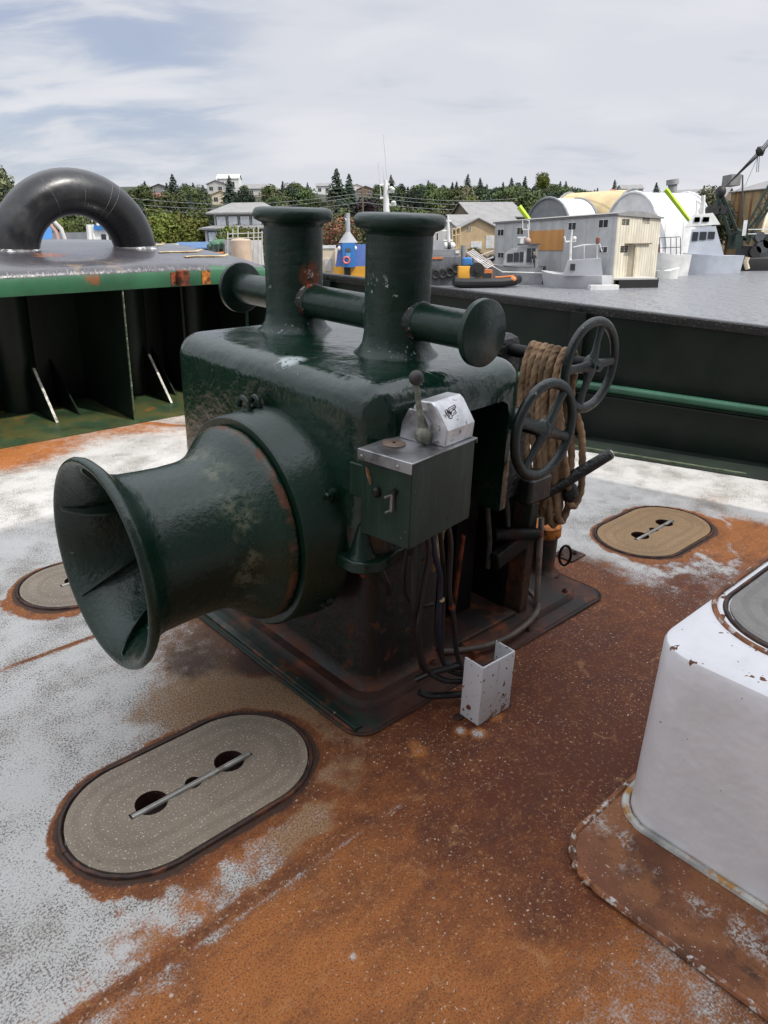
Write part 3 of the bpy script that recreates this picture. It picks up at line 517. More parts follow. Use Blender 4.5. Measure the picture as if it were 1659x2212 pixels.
# ------------------------------------------------------------------ windlass
wl=thing('windlass','dark green windlass with flared drum, twin bollards and control box','windlass',(1.7,1.9,0),fr=DECK)
def stack(x0,x1,y0,y1,r,lv,n=8):
    vs=[]
    for z_,ins in lv:
        for (x,y) in rrect(x0+ins,x1-ins,y0+ins,y1-ins,max(r-ins,.004),n): vs.append((x,y,z_))
    N_=len(vs)//len(lv); fs=[(j*N_+k,j*N_+(k+1)%N_,(j+1)*N_+(k+1)%N_,(j+1)*N_+k) for j in range(len(lv)-1) for k in range(N_)]
    return MB().add(vs,fs+[tuple(range(N_-1,-1,-1)),tuple(range((len(lv)-1)*N_,len(lv)*N_))])
# base plates
part('base_plate',stack(1.255,2.69,1.40,2.60,.07,[(-.01,0),(.010,0),(.015,.005)]),'plate',wl)
part('upper_plate',stack(1.335,2.60,1.465,2.52,.09,[(.0,-.012),(.018,-.004),(.034,.004),(.040,.010)]),'plate',wl)
part('edge_strip',MB().box(1.262,1.292,1.43,2.56,.010,.027),mat('green_edge_strip',(.010,.024,.017),.5,vary=.4,vscale=15,layers=[dict(c=(.14,.05,.02),s=8,lo=.5,hi=.6),dict(c=(.4,.38,.3),s=40,lo=.66,hi=.7)]),wl,bevel=.003)
ol=rrect(1.25,2.695,1.395,2.605,.075,30); part('plate_weld',MB().tube([(x,y,.006+.002*math.sin(i*2.3)) for i,(x,y) in enumerate(ol)],.006,6,closed=True),'plate',wl)
# pedestal
part('pedestal',stack(1.405,1.76,1.535,2.42,.055,[(.03,-.035),(.045,-.018),(.062,-.006),(.09,0),(.60,0)]),'pedestal',wl)
part('dark_back_block',stack(1.76,2.28,1.98,2.45,.03,[(.03,0),(.98,0)]),'black',wl)  # black block closing the recess, stands in for its deep shade
part('side_frame',MB().box(2.21,2.285,1.60,1.99,.03,.62),'black',wl,bevel=.006)
m=MB().box(1.76,2.20,1.515,1.55,.03,.058); part('sill_ridge',m,'plate',wl,bevel=.006)
part('frame_post',MB().box(2.222,2.272,1.515,1.60,.035,.62),mat('rusted_frame_post',(.06,.03,.018),.7,vary=.5,vscale=8,bumps=[(50,.5,.003)],layers=[dict(c=(.16,.05,.018),s=9,lo=.5,hi=.62),dict(c=(.02,.028,.02),s=6,lo=.52,hi=.6)]),wl,bevel=.006)
# casing with arched opening
R_=.082; lv=[(.600,.006),(.606,0),(.80,0),(1.12-R_,0)]+[(1.12-R_+R_*math.sin(math.radians(a)),R_*(1-math.cos(math.radians(a)))) for a in (12,24,36,48,60,72,82)]+[(1.12,R_),(1.122,.16),(1.124,.25)]
cs=part('casing',stack(1.30,2.02,1.435,2.545,.105,lv,10),'casing',wl)
cut=MB(); pz=[(1.50,.5),(1.915,.5),(1.915,.955),(1.905,.985),(1.88,1.0),(1.50,.985)]
cut.add([(x,y,z) for y in (1.30,2.1) for x,z in pz],[tuple(range(5,-1,-1)),tuple(range(6,12))]+[(i,(i+1)%6,(i+1)%6+6,i+6) for i in range(6)])
q=mkobj('cut',cut,M['black'],Vector((1.7,1.9,0)),False); q.parent=wl; bake(cs,[q]); smooth(cs,50)
part('dark_innards',MB().box(1.52,1.91,1.85,2.09,.60,.98),'black',wl,bevel=.02)  # black mass set inside the opening so the hollow stays dark
# casing foot flange with lobes and nuts
pts=[(1.28,1.80),(1.268,1.76),(1.275,1.72),(1.285,1.66),(1.275,1.60),(1.262,1.52),(1.262,1.46),(1.285,1.425),(1.33,1.408),(1.39,1.415),(1.42,1.43),(1.50,1.43),(1.50,1.80)]
part('foot_flange',MB().prism(pts,.572,.612),'green',wl,bevel=.007)
part('foot_gusset',MB().lathe((1.315,1.475,.61),(0,0,1),[(0,.045),(.02,.033),(.10,.012)],14),'green',wl)
def nut(p,ax,r=.016,h=.016,n_='nut',m_='green',par=None):
    p=Vector(p); ax=Vector(ax); part(n_,MB().lathe(p,ax,[(0,r),(h*.7,r),(h,r*.8)],6).lathe(p+ax*h,ax,[(0,r*.55),(h*.5,r*.5)],10),m_,par or wl,sm=False)
for p in ((1.292,1.755,.612),(1.30,1.62,.612),(1.41,1.445,.612)): nut(p,(0,0,1))
nut((1.30,1.755,.572),(0,0,-1),m_='rust'); nut((1.31,1.46,.572),(0,0,-1),m_='rust')
# drum housing ring and lugs
ax=Vector((1,0,0)); DO=Vector((0,1.878,.622))
part('drum_housing',MB().lathe(DO,ax,[(1.158,.25),(1.158,.338),(1.166,.345),(1.245,.347),(1.252,.352),(1.31,.356)],72),'green',wl,ang=40)
for a in (100,28,-35):
    c,s=math.cos(math.radians(a)),math.sin(math.radians(a)); p=DO+Vector((1.262,-c*.350,s*.350))
    part('housing_lug',MB().lathe(p,ax,[(0,.020),(.022,.020)],16),'green',wl); nut(p+Vector((0,-c*.006,s*.006)),(-1,0,0),.011,.012)
part('eye_loop',MB().tube([DO+Vector((1.24,.10+.028*math.cos(t)-.02,.345+.034*math.sin(t))) for t in np.linspace(0,PI,10)],.008,8),'green',wl)
part('eye_loop',MB().tube([DO+Vector((1.272,.065+.022*math.cos(t),.352+.03*math.sin(t))) for t in np.linspace(0,PI,10)],.008,8),'green',wl)
# warping drum
inn=[(.96,.0),(.955,.12),(.93,.165),(.87,.192),(.80,.212),(.75,.235),(.72,.258),(.70,.278)]
prof=inn+[(.690,.290),(.686,.299),(.690,.3065),(.700,.310),(.712,.306),(.724,.294),(.738,.276),(.752,.260),(.772,.246),(.80,.2385),(.86,.234),(.93,.232),(.99,.2345),(1.02,.239),(1.045,.248),(1.07,.262),(1.095,.283),(1.115,.302),(1.130,.313),(1.142,.3165),(1.152,.315),(1.154,.300),(1.17,.20)]
dr=part('warping_drum',MB().lathe(DO,ax,prof,96,cap=False),'drum',wl,ang=60)
ri=lambda x: float(np.interp(x,[p[0] for p in inn[::-1]],[p[1] for p in inn[::-1]]))
for k in range(6):
    a0=math.radians(18+60*k); vs=[]; n_=10
    for j in range(n_+1):
        x=.700+(.945-.700)*j/n_; a=a0+.38*(j/n_)**1.4; r0=ri(x)+.006; r1=r0-.012-.030*math.sin(PI*min(1,j/n_*.9+.05))
        for (r_,da) in ((r0,.028),(r1,.018),(r1,-.018),(r0,-.028)):
            vs.append(DO+Vector((x,math.cos(a+da*.25/r_)*r_,math.sin(a+da*.25/r_)*r_)))
    fs=[(j*4+q,j*4+(q+1)%4,j*4+4+(q+1)%4,j*4+4+q) for j in range(n_) for q in range(4)]+[(3,2,1,0),tuple(n_*4+i for i in range(4))]
    part('drum_rib',MB().add(vs,fs),'green',dr,ang=50)
# bollard posts
for (bx,by) in ((1.70,1.755),(1.70,2.305)):
    b=part('bollard_post',MB().lathe((bx,by,0),(0,0,1),[(1.09,.175),(1.112,.160),(1.122,.142),(1.135,.125),(1.155,.112),(1.19,.106),(1.30,.105),(1.50,.105)],64),'bitt',wl,ang=50)
    part('cap',MB().lathe((bx,by,0),(0,0,1),[(1.485,.104),(1.497,.110),(1.502,.124),(1.508,.136),(1.517,.1415),(1.528,.143),(1.538,.140),(1.546,.132),(1.549,.118),(1.5485,.0)],64,cap=False),'bitt',b,ang=60)
cz=1.237; cx_=1.705
part('cross_pipe',MB().lathe((cx_,1.39,cz),(0,1,0),[(0,.0575),(1.28,.0575)],40),'green',wl)
for y_,s_ in ((1.41,-1),(2.665,1)):
    part('end_disc',MB().lathe((cx_,y_,cz),(0,s_,0),[(-.004,.0),(-.004,.092),(0,.098),(.018,.098),(.022,.093),(.023,0)],48,cap=False),'green',wl,ang=50)
for y_,s_,rs in ((1.650,-1,0),(1.862,1,0),(2.198,-1,1),(2.412,1,0)):
    part('junction_weld',MB().lathe((cx_,y_,cz),(0,s_,0),[(-.05,.064),(-.02,.068),(-.006,.065),(.008,.0585)],28,cap=False),'rust_weld' if (rs or y_==1.650) else 'green',wl)
m=MB()
for k in range(26):
    a=-.5+k*.11; 
part('rust_patch',MB().lathe((cx_-.003,2.205,cz+.035),(0,-.35,1),[(-.01,.048),(.014,.036),(.026,.020)],18),'rust',wl)
# filler cap
part('filler_cap',MB().lathe((1.40,1.96,1.108),(0,0,1),[(0,.036),(.010,.036),(.013,.032)],24).lathe((1.40,1.96,1.120),(0,0,1),[(0,.019),(.004,.018)],6),'casing',wl,sm=False)
# shafts, bearings, linkages in the opening
def yc(x,y0,y1,z,r,m_,nm): part(nm,MB().lathe((x,y0,z),(0,1,0),[(0,r*.9),(.004,r),(y1-y0-.004,r),(y1-y0,r*.9)],20),m_,wl)
yc(2.41,1.46,2.02,1.044,.026,'black','brake_shaft'); yc(2.041,1.378,1.95,.887,.026,'black','clutch_shaft'); yc(2.041,1.46,1.60,.887,.047,'wheel','shaft_collar')
part('bearing_block',stack(1.965,2.135,1.50,1.665,.035,[(.60,.0),(.86,.0),(.905,.010),(.925,.035)]),'blacklump',wl)
part('bearing_block',stack(2.33,2.49,1.82,2.02,.04,[(.90,.0),(1.05,.0),(1.085,.014),(1.10,.04)]),'blacklump',wl); nut((2.385,1.86,1.098),(0,0,1),.013,.018,m_='black')
nut((2.06,1.56,.925),(0,0,1),.013,.02,m_='black')
part('bearing_stand',MB().box(2.345,2.475,1.85,2.01,.03,.92),'black',wl,bevel=.008)
part('bearing_stand',MB().box(1.99,2.11,1.68,1.86,.03,.70),'black',wl,bevel=.008)
part('link_block',stack(2.11,2.245,1.45,1.545,.015,[(.555,.02),(.575,0),(.655,.0),(.665,.01)]),'wheel',wl)
part('link_arm',MB().box(2.02,2.26,1.50,1.54,.335,.40).xf(Matrix.Translation((2.14,1.52,.37))@Matrix.Rotation(math.radians(-14),4,'Y')@Matrix.Translation((-2.14,-1.52,-.37))),'black',wl,bevel=.008)
part('link_pin',MB().cyl((2.06,1.56,.425),(2.235,1.485,.405),.024,n=16),'black',wl); part('link_pin',MB().cyl((2.235,1.485,.405),(2.252,1.478,.403),.019,.015,n=12),'rust',wl)
for pp in ([(2.005,1.56,.86),(1.985,1.55,.60),(2.02,1.545,.42),(2.03,1.55,.30)],[(2.11,1.55,.80),(2.095,1.55,.62),(2.125,1.545,.45)]):
    part('linkage_rod',MB().tube(pp,.0095,8),mat('linkage_paint',(.045,.045,.038),.6,vary=.5,vscale=30),wl)
part('linkage_rod',MB().tube([(1.93,1.60,.45),(1.90,1.6,.10)],.009,8),'rust',wl)
part('hand_lever',MB().tube([(2.24,1.62,.45),(2.36,1.50,.56),(2.41,1.465,.61),(2.545,1.40,.690)],[.016,.018,.024,.022],14),'blacklump',wl); part('lever_tip',MB().tube([(2.54,1.402,.687),(2.552,1.396,.694)],[.0225,.014],14),'steel',wl)
part('lever_boss',MB().sph((2.415,1.475,.535),.034,12,8,1.3),'blacklump',wl)
part('drain_rod',MB().tube([(2.27,1.497,.46),(2.316,1.50,.042)],.0115,12),'steel',wl)
# hand wheels
def wheel(c,a0,nm_label):
    c=Vector(c); R0=.158
    w=part('handwheel',MB().tube([c+Vector((R0*math.cos(t),0,R0*math.sin(t))) for t in np.linspace(0,2*PI,56,endpoint=False)],.0185,14,closed=True,flat=.85),'wheel',wl,label=nm_label)
    m=MB().lathe(c+Vector((0,.018,0)),(0,-1,0),[(0,.030),(.006,.038),(.028,.036),(.036,.024),(.038,.0)],24,cap=False)
    part('hub',m,'wheel',w)
    for k in range(4):
        a=math.radians(a0+90*k+(8 if k%2 else -8)); d=Vector((math.cos(a),0,math.sin(a)))
        part('spoke',MB().tube([c+d*.018+Vector((0,-.002,0)),c+d*.05+Vector((0,-.004,0)),c+d*.10,c+d*.152],[.030,.020,.016,.020],10,flat=.6),'wheel',w)
wheel((2.409,1.458,1.044),82,'upper painted handwheel in front of the rope coil'); wheel((2.041,1.376,.887),62,'lower painted handwheel beside the control box')
part('nut',MB().lathe((2.409,1.425,1.044),(0,-1,0),[(0,.016),(.01,.015)],6),'wheel',wl,sm=False)
# control box (turned slightly on its bracket)
OC=Vector((1.284,1.250,0)); BX=Matrix.Translation(OC)@Matrix.Rotation(math.radians(8),4,'Z')
cb=part('control_box',MB().box(0,.297,0,.172,.722,.966,BX),'ctrl',wl,label='square dark green control box with a bare metal lid',bevel=.004)
part('box_bracket',MB().box(.05,.22,.172,.26,.80,.90,BX),'ctrl',wl,bevel=.004)
lid=part('lid',MB().box(-.005,.303,-.004,.180,.9665,.9715,BX).box(-.0075,-.0045,-.004,.180,.940,.9715,BX).box(.3002,.3032,-.004,.180,.955,.9665,BX),'lid',cb,bevel=.0015)
for vv in (.042,.165): part('screw',MB().lathe(BX@Vector((-.0045,vv,.952)),BX.to_3x3()@Vector((-1,0,0)),[(0,.0065),(.004,.006),(.006,.003)],10),'steel',cb)
part('gauge_plug',MB().lathe(BX@Vector((.085,.128,.9715)),(0,0,1),[(0,.032),(.004,.0325),(.0055,.030)],28),mat('brown_plug',(.17,.12,.09),.5,vary=.3,vscale=40),cb); part('screw',MB().lathe(BX@Vector((.085,.128,.977)),(0,0,1),[(0,.005),(.002,.004)],8),'black',cb)
pr=[(.010,.9715),(.006,1.018),(.014,1.030),(.048,1.078),(.062,1.088),(.104,1.086),(.122,1.070),(.130,1.03),(.132,.9715)]; n=len(pr)
hs=part('throttle_housing',MB().add([BX@Vector((x,y,z)) for x in (.160,.298) for y,z in pr],[tuple(range(n-1,-1,-1)),tuple(range(n,2*n))]+[(i,(i+1)%n,(i+1)%n+n,i+n) for i in range(n)]),'alu',cb,bevel=.004)
part('side_cheek',MB().add([BX@Vector((x,y,z)) for x in (.145,.1595) for y,z in ((.055,.9715),(.055,1.03),(.085,1.062),(.128,1.062),(.150,1.02),(.158,.9715))],[(5,4,3,2,1,0),(6,7,8,9,10,11)]+[(i,(i+1)%6,(i+1)%6+6,i+6) for i in range(6)]),'lid',hs,bevel=.003)
M['emb']=mat('stamped_mark',(.05,.045,.04),.6)
# stamped maker's mark on the sloping face (outlined block letters N and a bar)
sl=lambda a,b: BX@Vector((.215+a,.014+.034*(b)+.0,1.030+.048*(b)))+Vector((0,0,.0)) 
nrm=(BX.to_3x3()@Vector((0,-.048,.034))).normalized()
def stroke(pts,w=.0012): return MB().tube([sl(*p)+nrm*.0006 for p in pts],w,5)
for pts in ([(-.022,.30),(-.026,.72),(-.016,.74),(-.006,.46),(-.007,.76),(.026,.82),(.026,.68),(.010,.64),(.018,.64),(.018,.44),(-.006,.36),(-.012,.26),(-.022,.30)],[(-.017,.36),(-.018,.66),(-.006,.40)],[(-.002,.48),(-.002,.58),(.013,.61)],[(.000,.68),(.022,.74)],[(.004,.46),(.012,.50)]):
    part('stamped_mark',stroke(pts),'emb',hs)
part('lever_pivot',MB().lathe(BX@Vector((.162,.070,1.002)),BX.to_3x3()@Vector((-1,0,0)),[(0,.018),(.012,.016)],16),'lid',hs)
bc=BX@Vector((.136,.070,1.000)); lk_=part('pivot_ball',MB().sph(bc,.0235,18,12),'ball',hs)
kb=BX@Vector((.128,.094,1.143)); lv_=part('throttle_lever',MB().tube([bc+Vector((0,0,.01)),bc.lerp(kb,.4),kb],[.0115,.009,.0072],12),'ball',hs); 
part('lever_knob',MB().sph(kb+Vector((0,0,.012)),.0205,20,14),'knob',hs)
L_=lambda y,z,x=-.004: BX@Vector((x,y,z))
part('brown_tab',MB().tube([L_(.150,.925),L_(.143,.908),L_(.133,.880)],[.004,.0075,.005],8,flat=.5),'wood',cb); part('tab_clamp',MB().sph(L_(.112,.862),.012,10,8,1.4),'blacklump',cb)
part('latch',MB().box(-.012,-.001,.052,.060,.822,.872,BX),'steel',cb); part('latch_pin',MB().cyl(L_(.058,.868),L_(.066,.866,-.028),.0035,n=8),'steel',cb); part('latch_pin',MB().cyl(L_(.056,.826),L_(.064,.822,-.026),.0035,n=8),'steel',cb)
part('nut',MB().lathe(L_(.052,.878,-.002),(-1,0,0),[(0,.010),(.010,.009)],6),'blacklump',cb,sm=False)
part('wire',MB().tube([BX@Vector(p) for p in ((.286,.02,.79),(.32,.02,.775),(.326,.02,.765),(.326,.02,.74))],.0015,6),'hose',cb)
# control cables
def sm_(pts,k=8):
    P=[Vector(p) for p in pts]; out=[]
    for i in range(len(P)-1):
        a=P[max(i-1,0)];b=P[i];c=P[i+1];d=P[min(i+2,len(P)-1)]
        for j in range(k):
            t=j/k; out.append(.5*((2*b)+(c-a)*t+(2*a-5*b+4*c-d)*t*t+(3*b-a-3*c+d)*t**3))
    return out+[P[-1]]
for pts,r_,m_ in (([(1.43,1.37,.74),(1.425,1.36,.60),(1.43,1.36,.45),(1.46,1.37,.36),(1.47,1.36,.28),(1.50,1.37,.18),(1.60,1.34,.10),(1.68,1.30,.085),(1.715,1.255,.10)],.0085,'cable'),
  ([(1.45,1.36,.74),(1.475,1.35,.62),(1.455,1.35,.48),(1.45,1.35,.34),(1.49,1.35,.20),(1.56,1.33,.125),(1.65,1.30,.10),(1.70,1.25,.12)],.0085,'cable'),
  ([(1.48,1.36,.74),(1.51,1.36,.60),(1.545,1.36,.50),(1.55,1.36,.34),(1.575,1.36,.20),(1.61,1.35,.15),(1.66,1.31,.14),(1.70,1.27,.14),(1.71,1.235,.12)],.0095,'bluecable'),
  ([(1.53,1.35,.74),(1.57,1.35,.62),(1.58,1.35,.45),(1.60,1.34,.34),(1.62,1.33,.20),(1.64,1.30,.13),(1.69,1.25,.10)],.0085,'cable'),
  ([(1.52,1.36,.72),(1.56,1.37,.56),(1.575,1.37,.46),(1.57,1.36,.30),(1.57,1.35,.20),(1.60,1.33,.14),(1.68,1.28,.11),(1.71,1.24,.085)],.008,'cable'),
  ([(1.42,1.38,.70),(1.41,1.39,.56),(1.44,1.40,.46),(1.50,1.40,.40),(1.56,1.40,.385)],.0075,'cable'),
  ([(1.50,1.38,.08),(1.53,1.36,.062),(1.60,1.325,.05),(1.66,1.28,.05),(1.71,1.235,.05)],.012,'cable'),
  ([(1.49,1.39,.13),(1.52,1.355,.16),(1.58,1.33,.165),(1.64,1.32,.155),(1.69,1.29,.12),(1.71,1.24,.07)],.011,'cable')):
    part('control_cable',MB().tube(sm_(pts),r_,9),m_,wl)
part('cable_tie',MB().lathe((1.552,1.358,.42),(0,0,1),[(0,.0115),(.008,.0115)],12),'tape',wl)
part('cable_tie',MB().lathe((1.590,1.346,.395),(.2,0,-1),[(0,.0105),(.012,.0105)],12),'rust',wl)
part('drain_hose',MB().tube(sm_([(2.34,1.60,.09),(2.345,1.54,.066),(2.29,1.475,.056),(2.19,1.44,.052),(2.05,1.425,.050),(1.93,1.44,.050),(1.83,1.48,.052),(1.76,1.52,.055)]),.0115,9),'hose',wl)
part('short_pipe',MB().tube(sm_([(1.36,1.47,.60),(1.40,1.45,.50),(1.43,1.47,.44)]),.009,8),'cable',wl)
for p in ((2.275,1.47,.014),(2.18,1.435,.014),(1.70,1.50,.04),(1.86,1.50,.04),(2.52,1.50,.04)): nut(p,(0,0,1),.012,.012,m_='plate')
part('bolt_lug',MB().box(1.86,1.885,1.44,1.47,.012,.045),'rust',wl,bevel=.004)
def dense(P,step=.007,closed=False):
    out=[]; n=len(P)
    for i in range(n if closed else n-1):
        a=P[i];b=P[(i+1)%n]; k=max(1,int((b-a).length/step)); out+=[a.lerp(b,j/k) for j in range(k)]
    return out if closed else out+[P[-1]]
# ropes: coil hanging on the brake shaft, second hank below the control box
def rope(pts,r=.0125,closed=False):
    P=dense(sm_(pts,10))
    return MB().tube(P,r,12,lobes=3,twist=62,closed=closed)
def loops(nm,label,cx,ys,z0,drops,spread,bot,r,base,grp=None):
    m=MB()
    for i,(y,dp) in enumerate(zip(ys,drops)):
        bx,by=bot[i]; w=spread[i]; zt=z0+.030; zb=z0-dp; j=.006*math.sin(i*2.7)
        P=[(cx-.020,y-.004,zt-.006),(cx-.043,y-.004,z0-.03),(cx-.046+j,y-.002,z0-.15),(cx-.045+(bx-cx-w)*.5,y+(by-y)*.45,z0-dp*.5),(bx-w,by+.004,zb+.09),(bx-w*.72,by,zb+.028),(bx,by-.004,zb),(bx+w*.72,by-.002,zb+.028),(bx+w,by,zb+.09),(cx+.045+(bx-cx+w)*.5,y+(by-y)*.5,z0-dp*.5),(cx+.044,y+.004,z0-.15),(cx+.041,y+.004,z0-.03),(cx+.020,y+.002,zt-.006),(cx,y,zt+.007),(cx-.020,y-.004,zt-.006)]
        Q=sm_(P,9)[:-1]; m.tube(dense(Q,closed=True),r,15,lobes=3,twist=62,closed=True)
    return single(nm,m,'rope',label,'rope',base,fr=DECK,ang=60)
ys=[1.545,1.575,1.612,1.640,1.668,1.696,1.722]
loops('rope_coil','coiled brown manila rope hanging over the shaft behind the two handwheels','rope' and 2.41,ys,1.044,[.57,.64,.66,.60,.66,.63,.64],[.042,.036,.032,.040,.03,.036,.028],[(2.44,1.47),(2.415,1.50),(2.40,1.525),(2.39,1.55),(2.40,1.565),(2.37,1.59),(2.36,1.61)],.0135,(2.41,1.6,.4))
m=MB()
for k in range(6):
    m.tube(dense(sm_([(1.60+.012*k,1.42+.008*k,.76),(1.59+.014*k,1.425,.68),(1.575+.012*k,1.42+.006*k,.60),(1.56+.010*k,1.425,.54-.02*(k%3)),(1.565+.010*k,1.45,.52)])),.0115,12,lobes=3,twist=62)
single('rope_hank','rope',M['rope'],'old dark rope hank stuffed under the control box above the cables','rope',(1.6,1.42,.6),fr=DECK) if False else single('rope_hank',m,'rope','old dark rope hank stuffed under the control box above the cables','rope',(1.6,1.42,.6),fr=DECK,ang=60)
# vent stub with rusty collar, ring and bolted pad right of the windlass
vs_=thing('vent_stub','short green pipe stub with bright rusty collar under the hanging rope','pipe stub',(2.70,1.72,.03),fr=DECK)
part('pipe',MB().lathe((2.62,1.70,0),(0,0,1),[(.03,.085),(.045,.066),(.06,.060),(.215,.060)],28),'pedestal',vs_)
part('collar',MB().lathe((2.62,1.70,0),(0,0,1),[(.212,.061),(.216,.072),(.262,.070),(.268,.055)],28),'orange_rust',vs_)
rg=[(2.74+.026*math.sin(t)*.6,1.655-.026*math.sin(t)*.8,.085+.050*math.cos(t)) for t in np.linspace(0,2*PI,20,endpoint=False)]
single('steel_ring',MB().tube(rg,.0065,8,closed=True),'black','black steel ring standing against the short green pipe stub','ring',(2.74,1.66,.03),fr=DECK)
bp=thing('bolted_pad','small rusty bolted pad plate beside the black ring','pad plate',(2.93,1.72,0),fr=DECK)
part('pad',MB().box(2.85,2.97,1.68,1.79,-.004,.008),'plate',bp,bevel=.002); nut((2.93,1.72,.008),(0,0,1),.012,.012,m_='ringrust',par=bp); nut((2.87,1.76,.008),(0,0,1),.012,.012,m_='ringrust',par=bp)

# ------------------------------------------------------------------ water, land
def watermat():
    m,nt,b=newmat('harbour_water'); tc=nt.nodes.new('ShaderNodeTexCoord'); ob=tc.outputs['Object']
    b.inputs['Base Color'].default_value=(.22,.225,.24,1); b.inputs['Roughness'].default_value=.28; b.inputs['IOR'].default_value=1.33
    h=mth(nt,'ADD',nz(nt,ob,.5,6,.62,(1.5,.36,1)),mth(nt,'MULTIPLY',nz(nt,ob,1.6,4,.6,(1.6,.45,1)),.5)); h=mth(nt,'ADD',h,mth(nt,'MULTIPLY',nz(nt,ob,.06,2,.5),.8))
    bn=nt.nodes.new('ShaderNodeBump'); bn.inputs['Strength'].default_value=1; bn.inputs['Distance'].default_value=.8; lk(nt,h,bn.inputs['Height']); lk(nt,bn.outputs[0],b.inputs['Normal']); return m
M['water']=watermat()
single('water',MB().box(-3000,3000,-3000,126,-8,0),'water',None,None,(0,0,0),kind='structure',sm=False)
def sstp(t): t=max(0,min(1,t)); return t*t*(3-2*t)
def th(x,y):
    H=25+6*sstp((-x)/90)-2*sstp((x-60)/80); return 1.3+(H-1.3)*sstp((y-135)/(390-135))+ (mnoise.noise(Vector((x*.02,y*.02,0)))*2.2 if y>160 else 0)
xs=[-1500,-800,-500]+list(range(-330,420,15))+[600,900,1500]; yy=[118,118.2,128]+list(range(135,460,12))+[520,700,1200,2500]
vs=[(x,y,(-8 if y==118 else 1.3) if y<130 else th(x,y)-(0 if y<480 else (y-480)*.02)) for y in yy for x in xs]; n=len(xs)
M['hill']=mat('hill_grass',(.018,.026,.012),.9,vary=.5,vscale=.1,layers=[dict(c=(.05,.055,.03),s=.05,lo=.55,hi=.62)])
single('hillside',MB().add(vs,[(j*n+i,j*n+i+1,(j+1)*n+i+1,(j+1)*n+i) for j in range(len(yy)-1) for i in range(n-1)]),'hill',None,None,(0,0,0),kind='structure')
def pv(p):                                  # picture row/column of a world point
    c=RW.transposed()@(Vector(p)-CW); return CX-FF*c.x/c.z, CY+FF*c.y/c.z
def onhill(u,v,h=0,lo=140,hi=430,far=True):
    best=None; 
    for Y in (range(hi,lo,-4) if far else range(lo,hi,4)):
        x=GX(u,Y,8); z=th(x,Y)+h; e=abs(pv((GX(u,Y,z),Y,z))[1]-v)
        if best is None or e<best[0]-.3: best=(e,Y)
    Y=best[1]; x=GX(u,Y,th(GX(u,Y,8),Y)+h*.5); return Vector((x,Y,th(x,Y)))
# ------------------------------------------------------------------ trees
def leafmat(n_,c,v=.35):
    m=mat(n_,c,.75,vary=v,vscale=9,spec=.2); nt=m.node_tree; b=nt.nodes['Principled BSDF']; src=b.inputs['Base Color'].links[0].from_socket
    oi=nt.nodes.new('ShaderNodeObjectInfo'); hs_=nt.nodes.new('ShaderNodeHueSaturation'); lk(nt,src,hs_.inputs['Color']); lk(nt,mth(nt,'ADD',mth(nt,'MULTIPLY',oi.outputs['Random'],.05),.475),hs_.inputs['Hue']); lk(nt,mth(nt,'ADD',mth(nt,'MULTIPLY',oi.outputs['Random'],.6),.7),hs_.inputs['Value'])
    lk(nt,hs_.outputs[0],b.inputs['Base Color']); return m
M['fir']=leafmat('fir_needles',(.030,.046,.030)); M['leaf']=leafmat('mid_green_leaves',(.072,.095,.034)); M['bright']=leafmat('yellow_green_leaves',(.105,.125,.022)); M['mimosa']=mat('green_leaves_pink_blossom',(.055,.07,.025),.8,vary=.3,vscale=9,layers=[dict(c=(.30,.10,.06),s=9,lo=.47,hi=.56)]); M['purple']=leafmat('dark_purple_leaves',(.022,.014,.016)); M['olive']=leafmat('olive_leaves',(.11,.115,.06)); M['bark']=mat('bark',(.06,.045,.035),.9,vary=.3)
def conifer_mesh(seed,R=.19,dens=1.0,col_=False):
    rnd=random.Random(seed); m=MB(); L=int(30*dens)
    for i in range(L):
        t=i/L; z=.10+.88*t; r=R*((1-t)**.85)*(rnd.uniform(.72,1.12)) if not col_ else R*min(1,2.6*(1-t))**.8*rnd.uniform(.8,1.05)
        k=max(5,int(15*(1-t)+5))
        for j in range(k):
            a=rnd.uniform(0,2*PI); rr=r*rnd.uniform(.7,1.15); d=Vector((math.cos(a),math.sin(a),0)); s=Vector((-d.y,d.x,0)); w=.020+.028*rr/R; dr=rr*rnd.uniform(.12,.5)
            for q in range(3):
                f0=.15+.28*q; f1=f0+.36; p0=d*(rr*f0)+Vector((0,0,z-dr*f0)); p1=d*(rr*min(f1,1.02))+Vector((0,0,z-dr*f1-.012*q)); off=Vector((rnd.uniform(-1,1),rnd.uniform(-1,1),rnd.uniform(-1,1)))*.012
                m.add([p0+off,p0*.5+p1*.5+s*w+off-Vector((0,0,.012)),p1+off,p0*.5+p1*.5-s*w+off-Vector((0,0,.012))],[(0,1,2,3)])
    return m
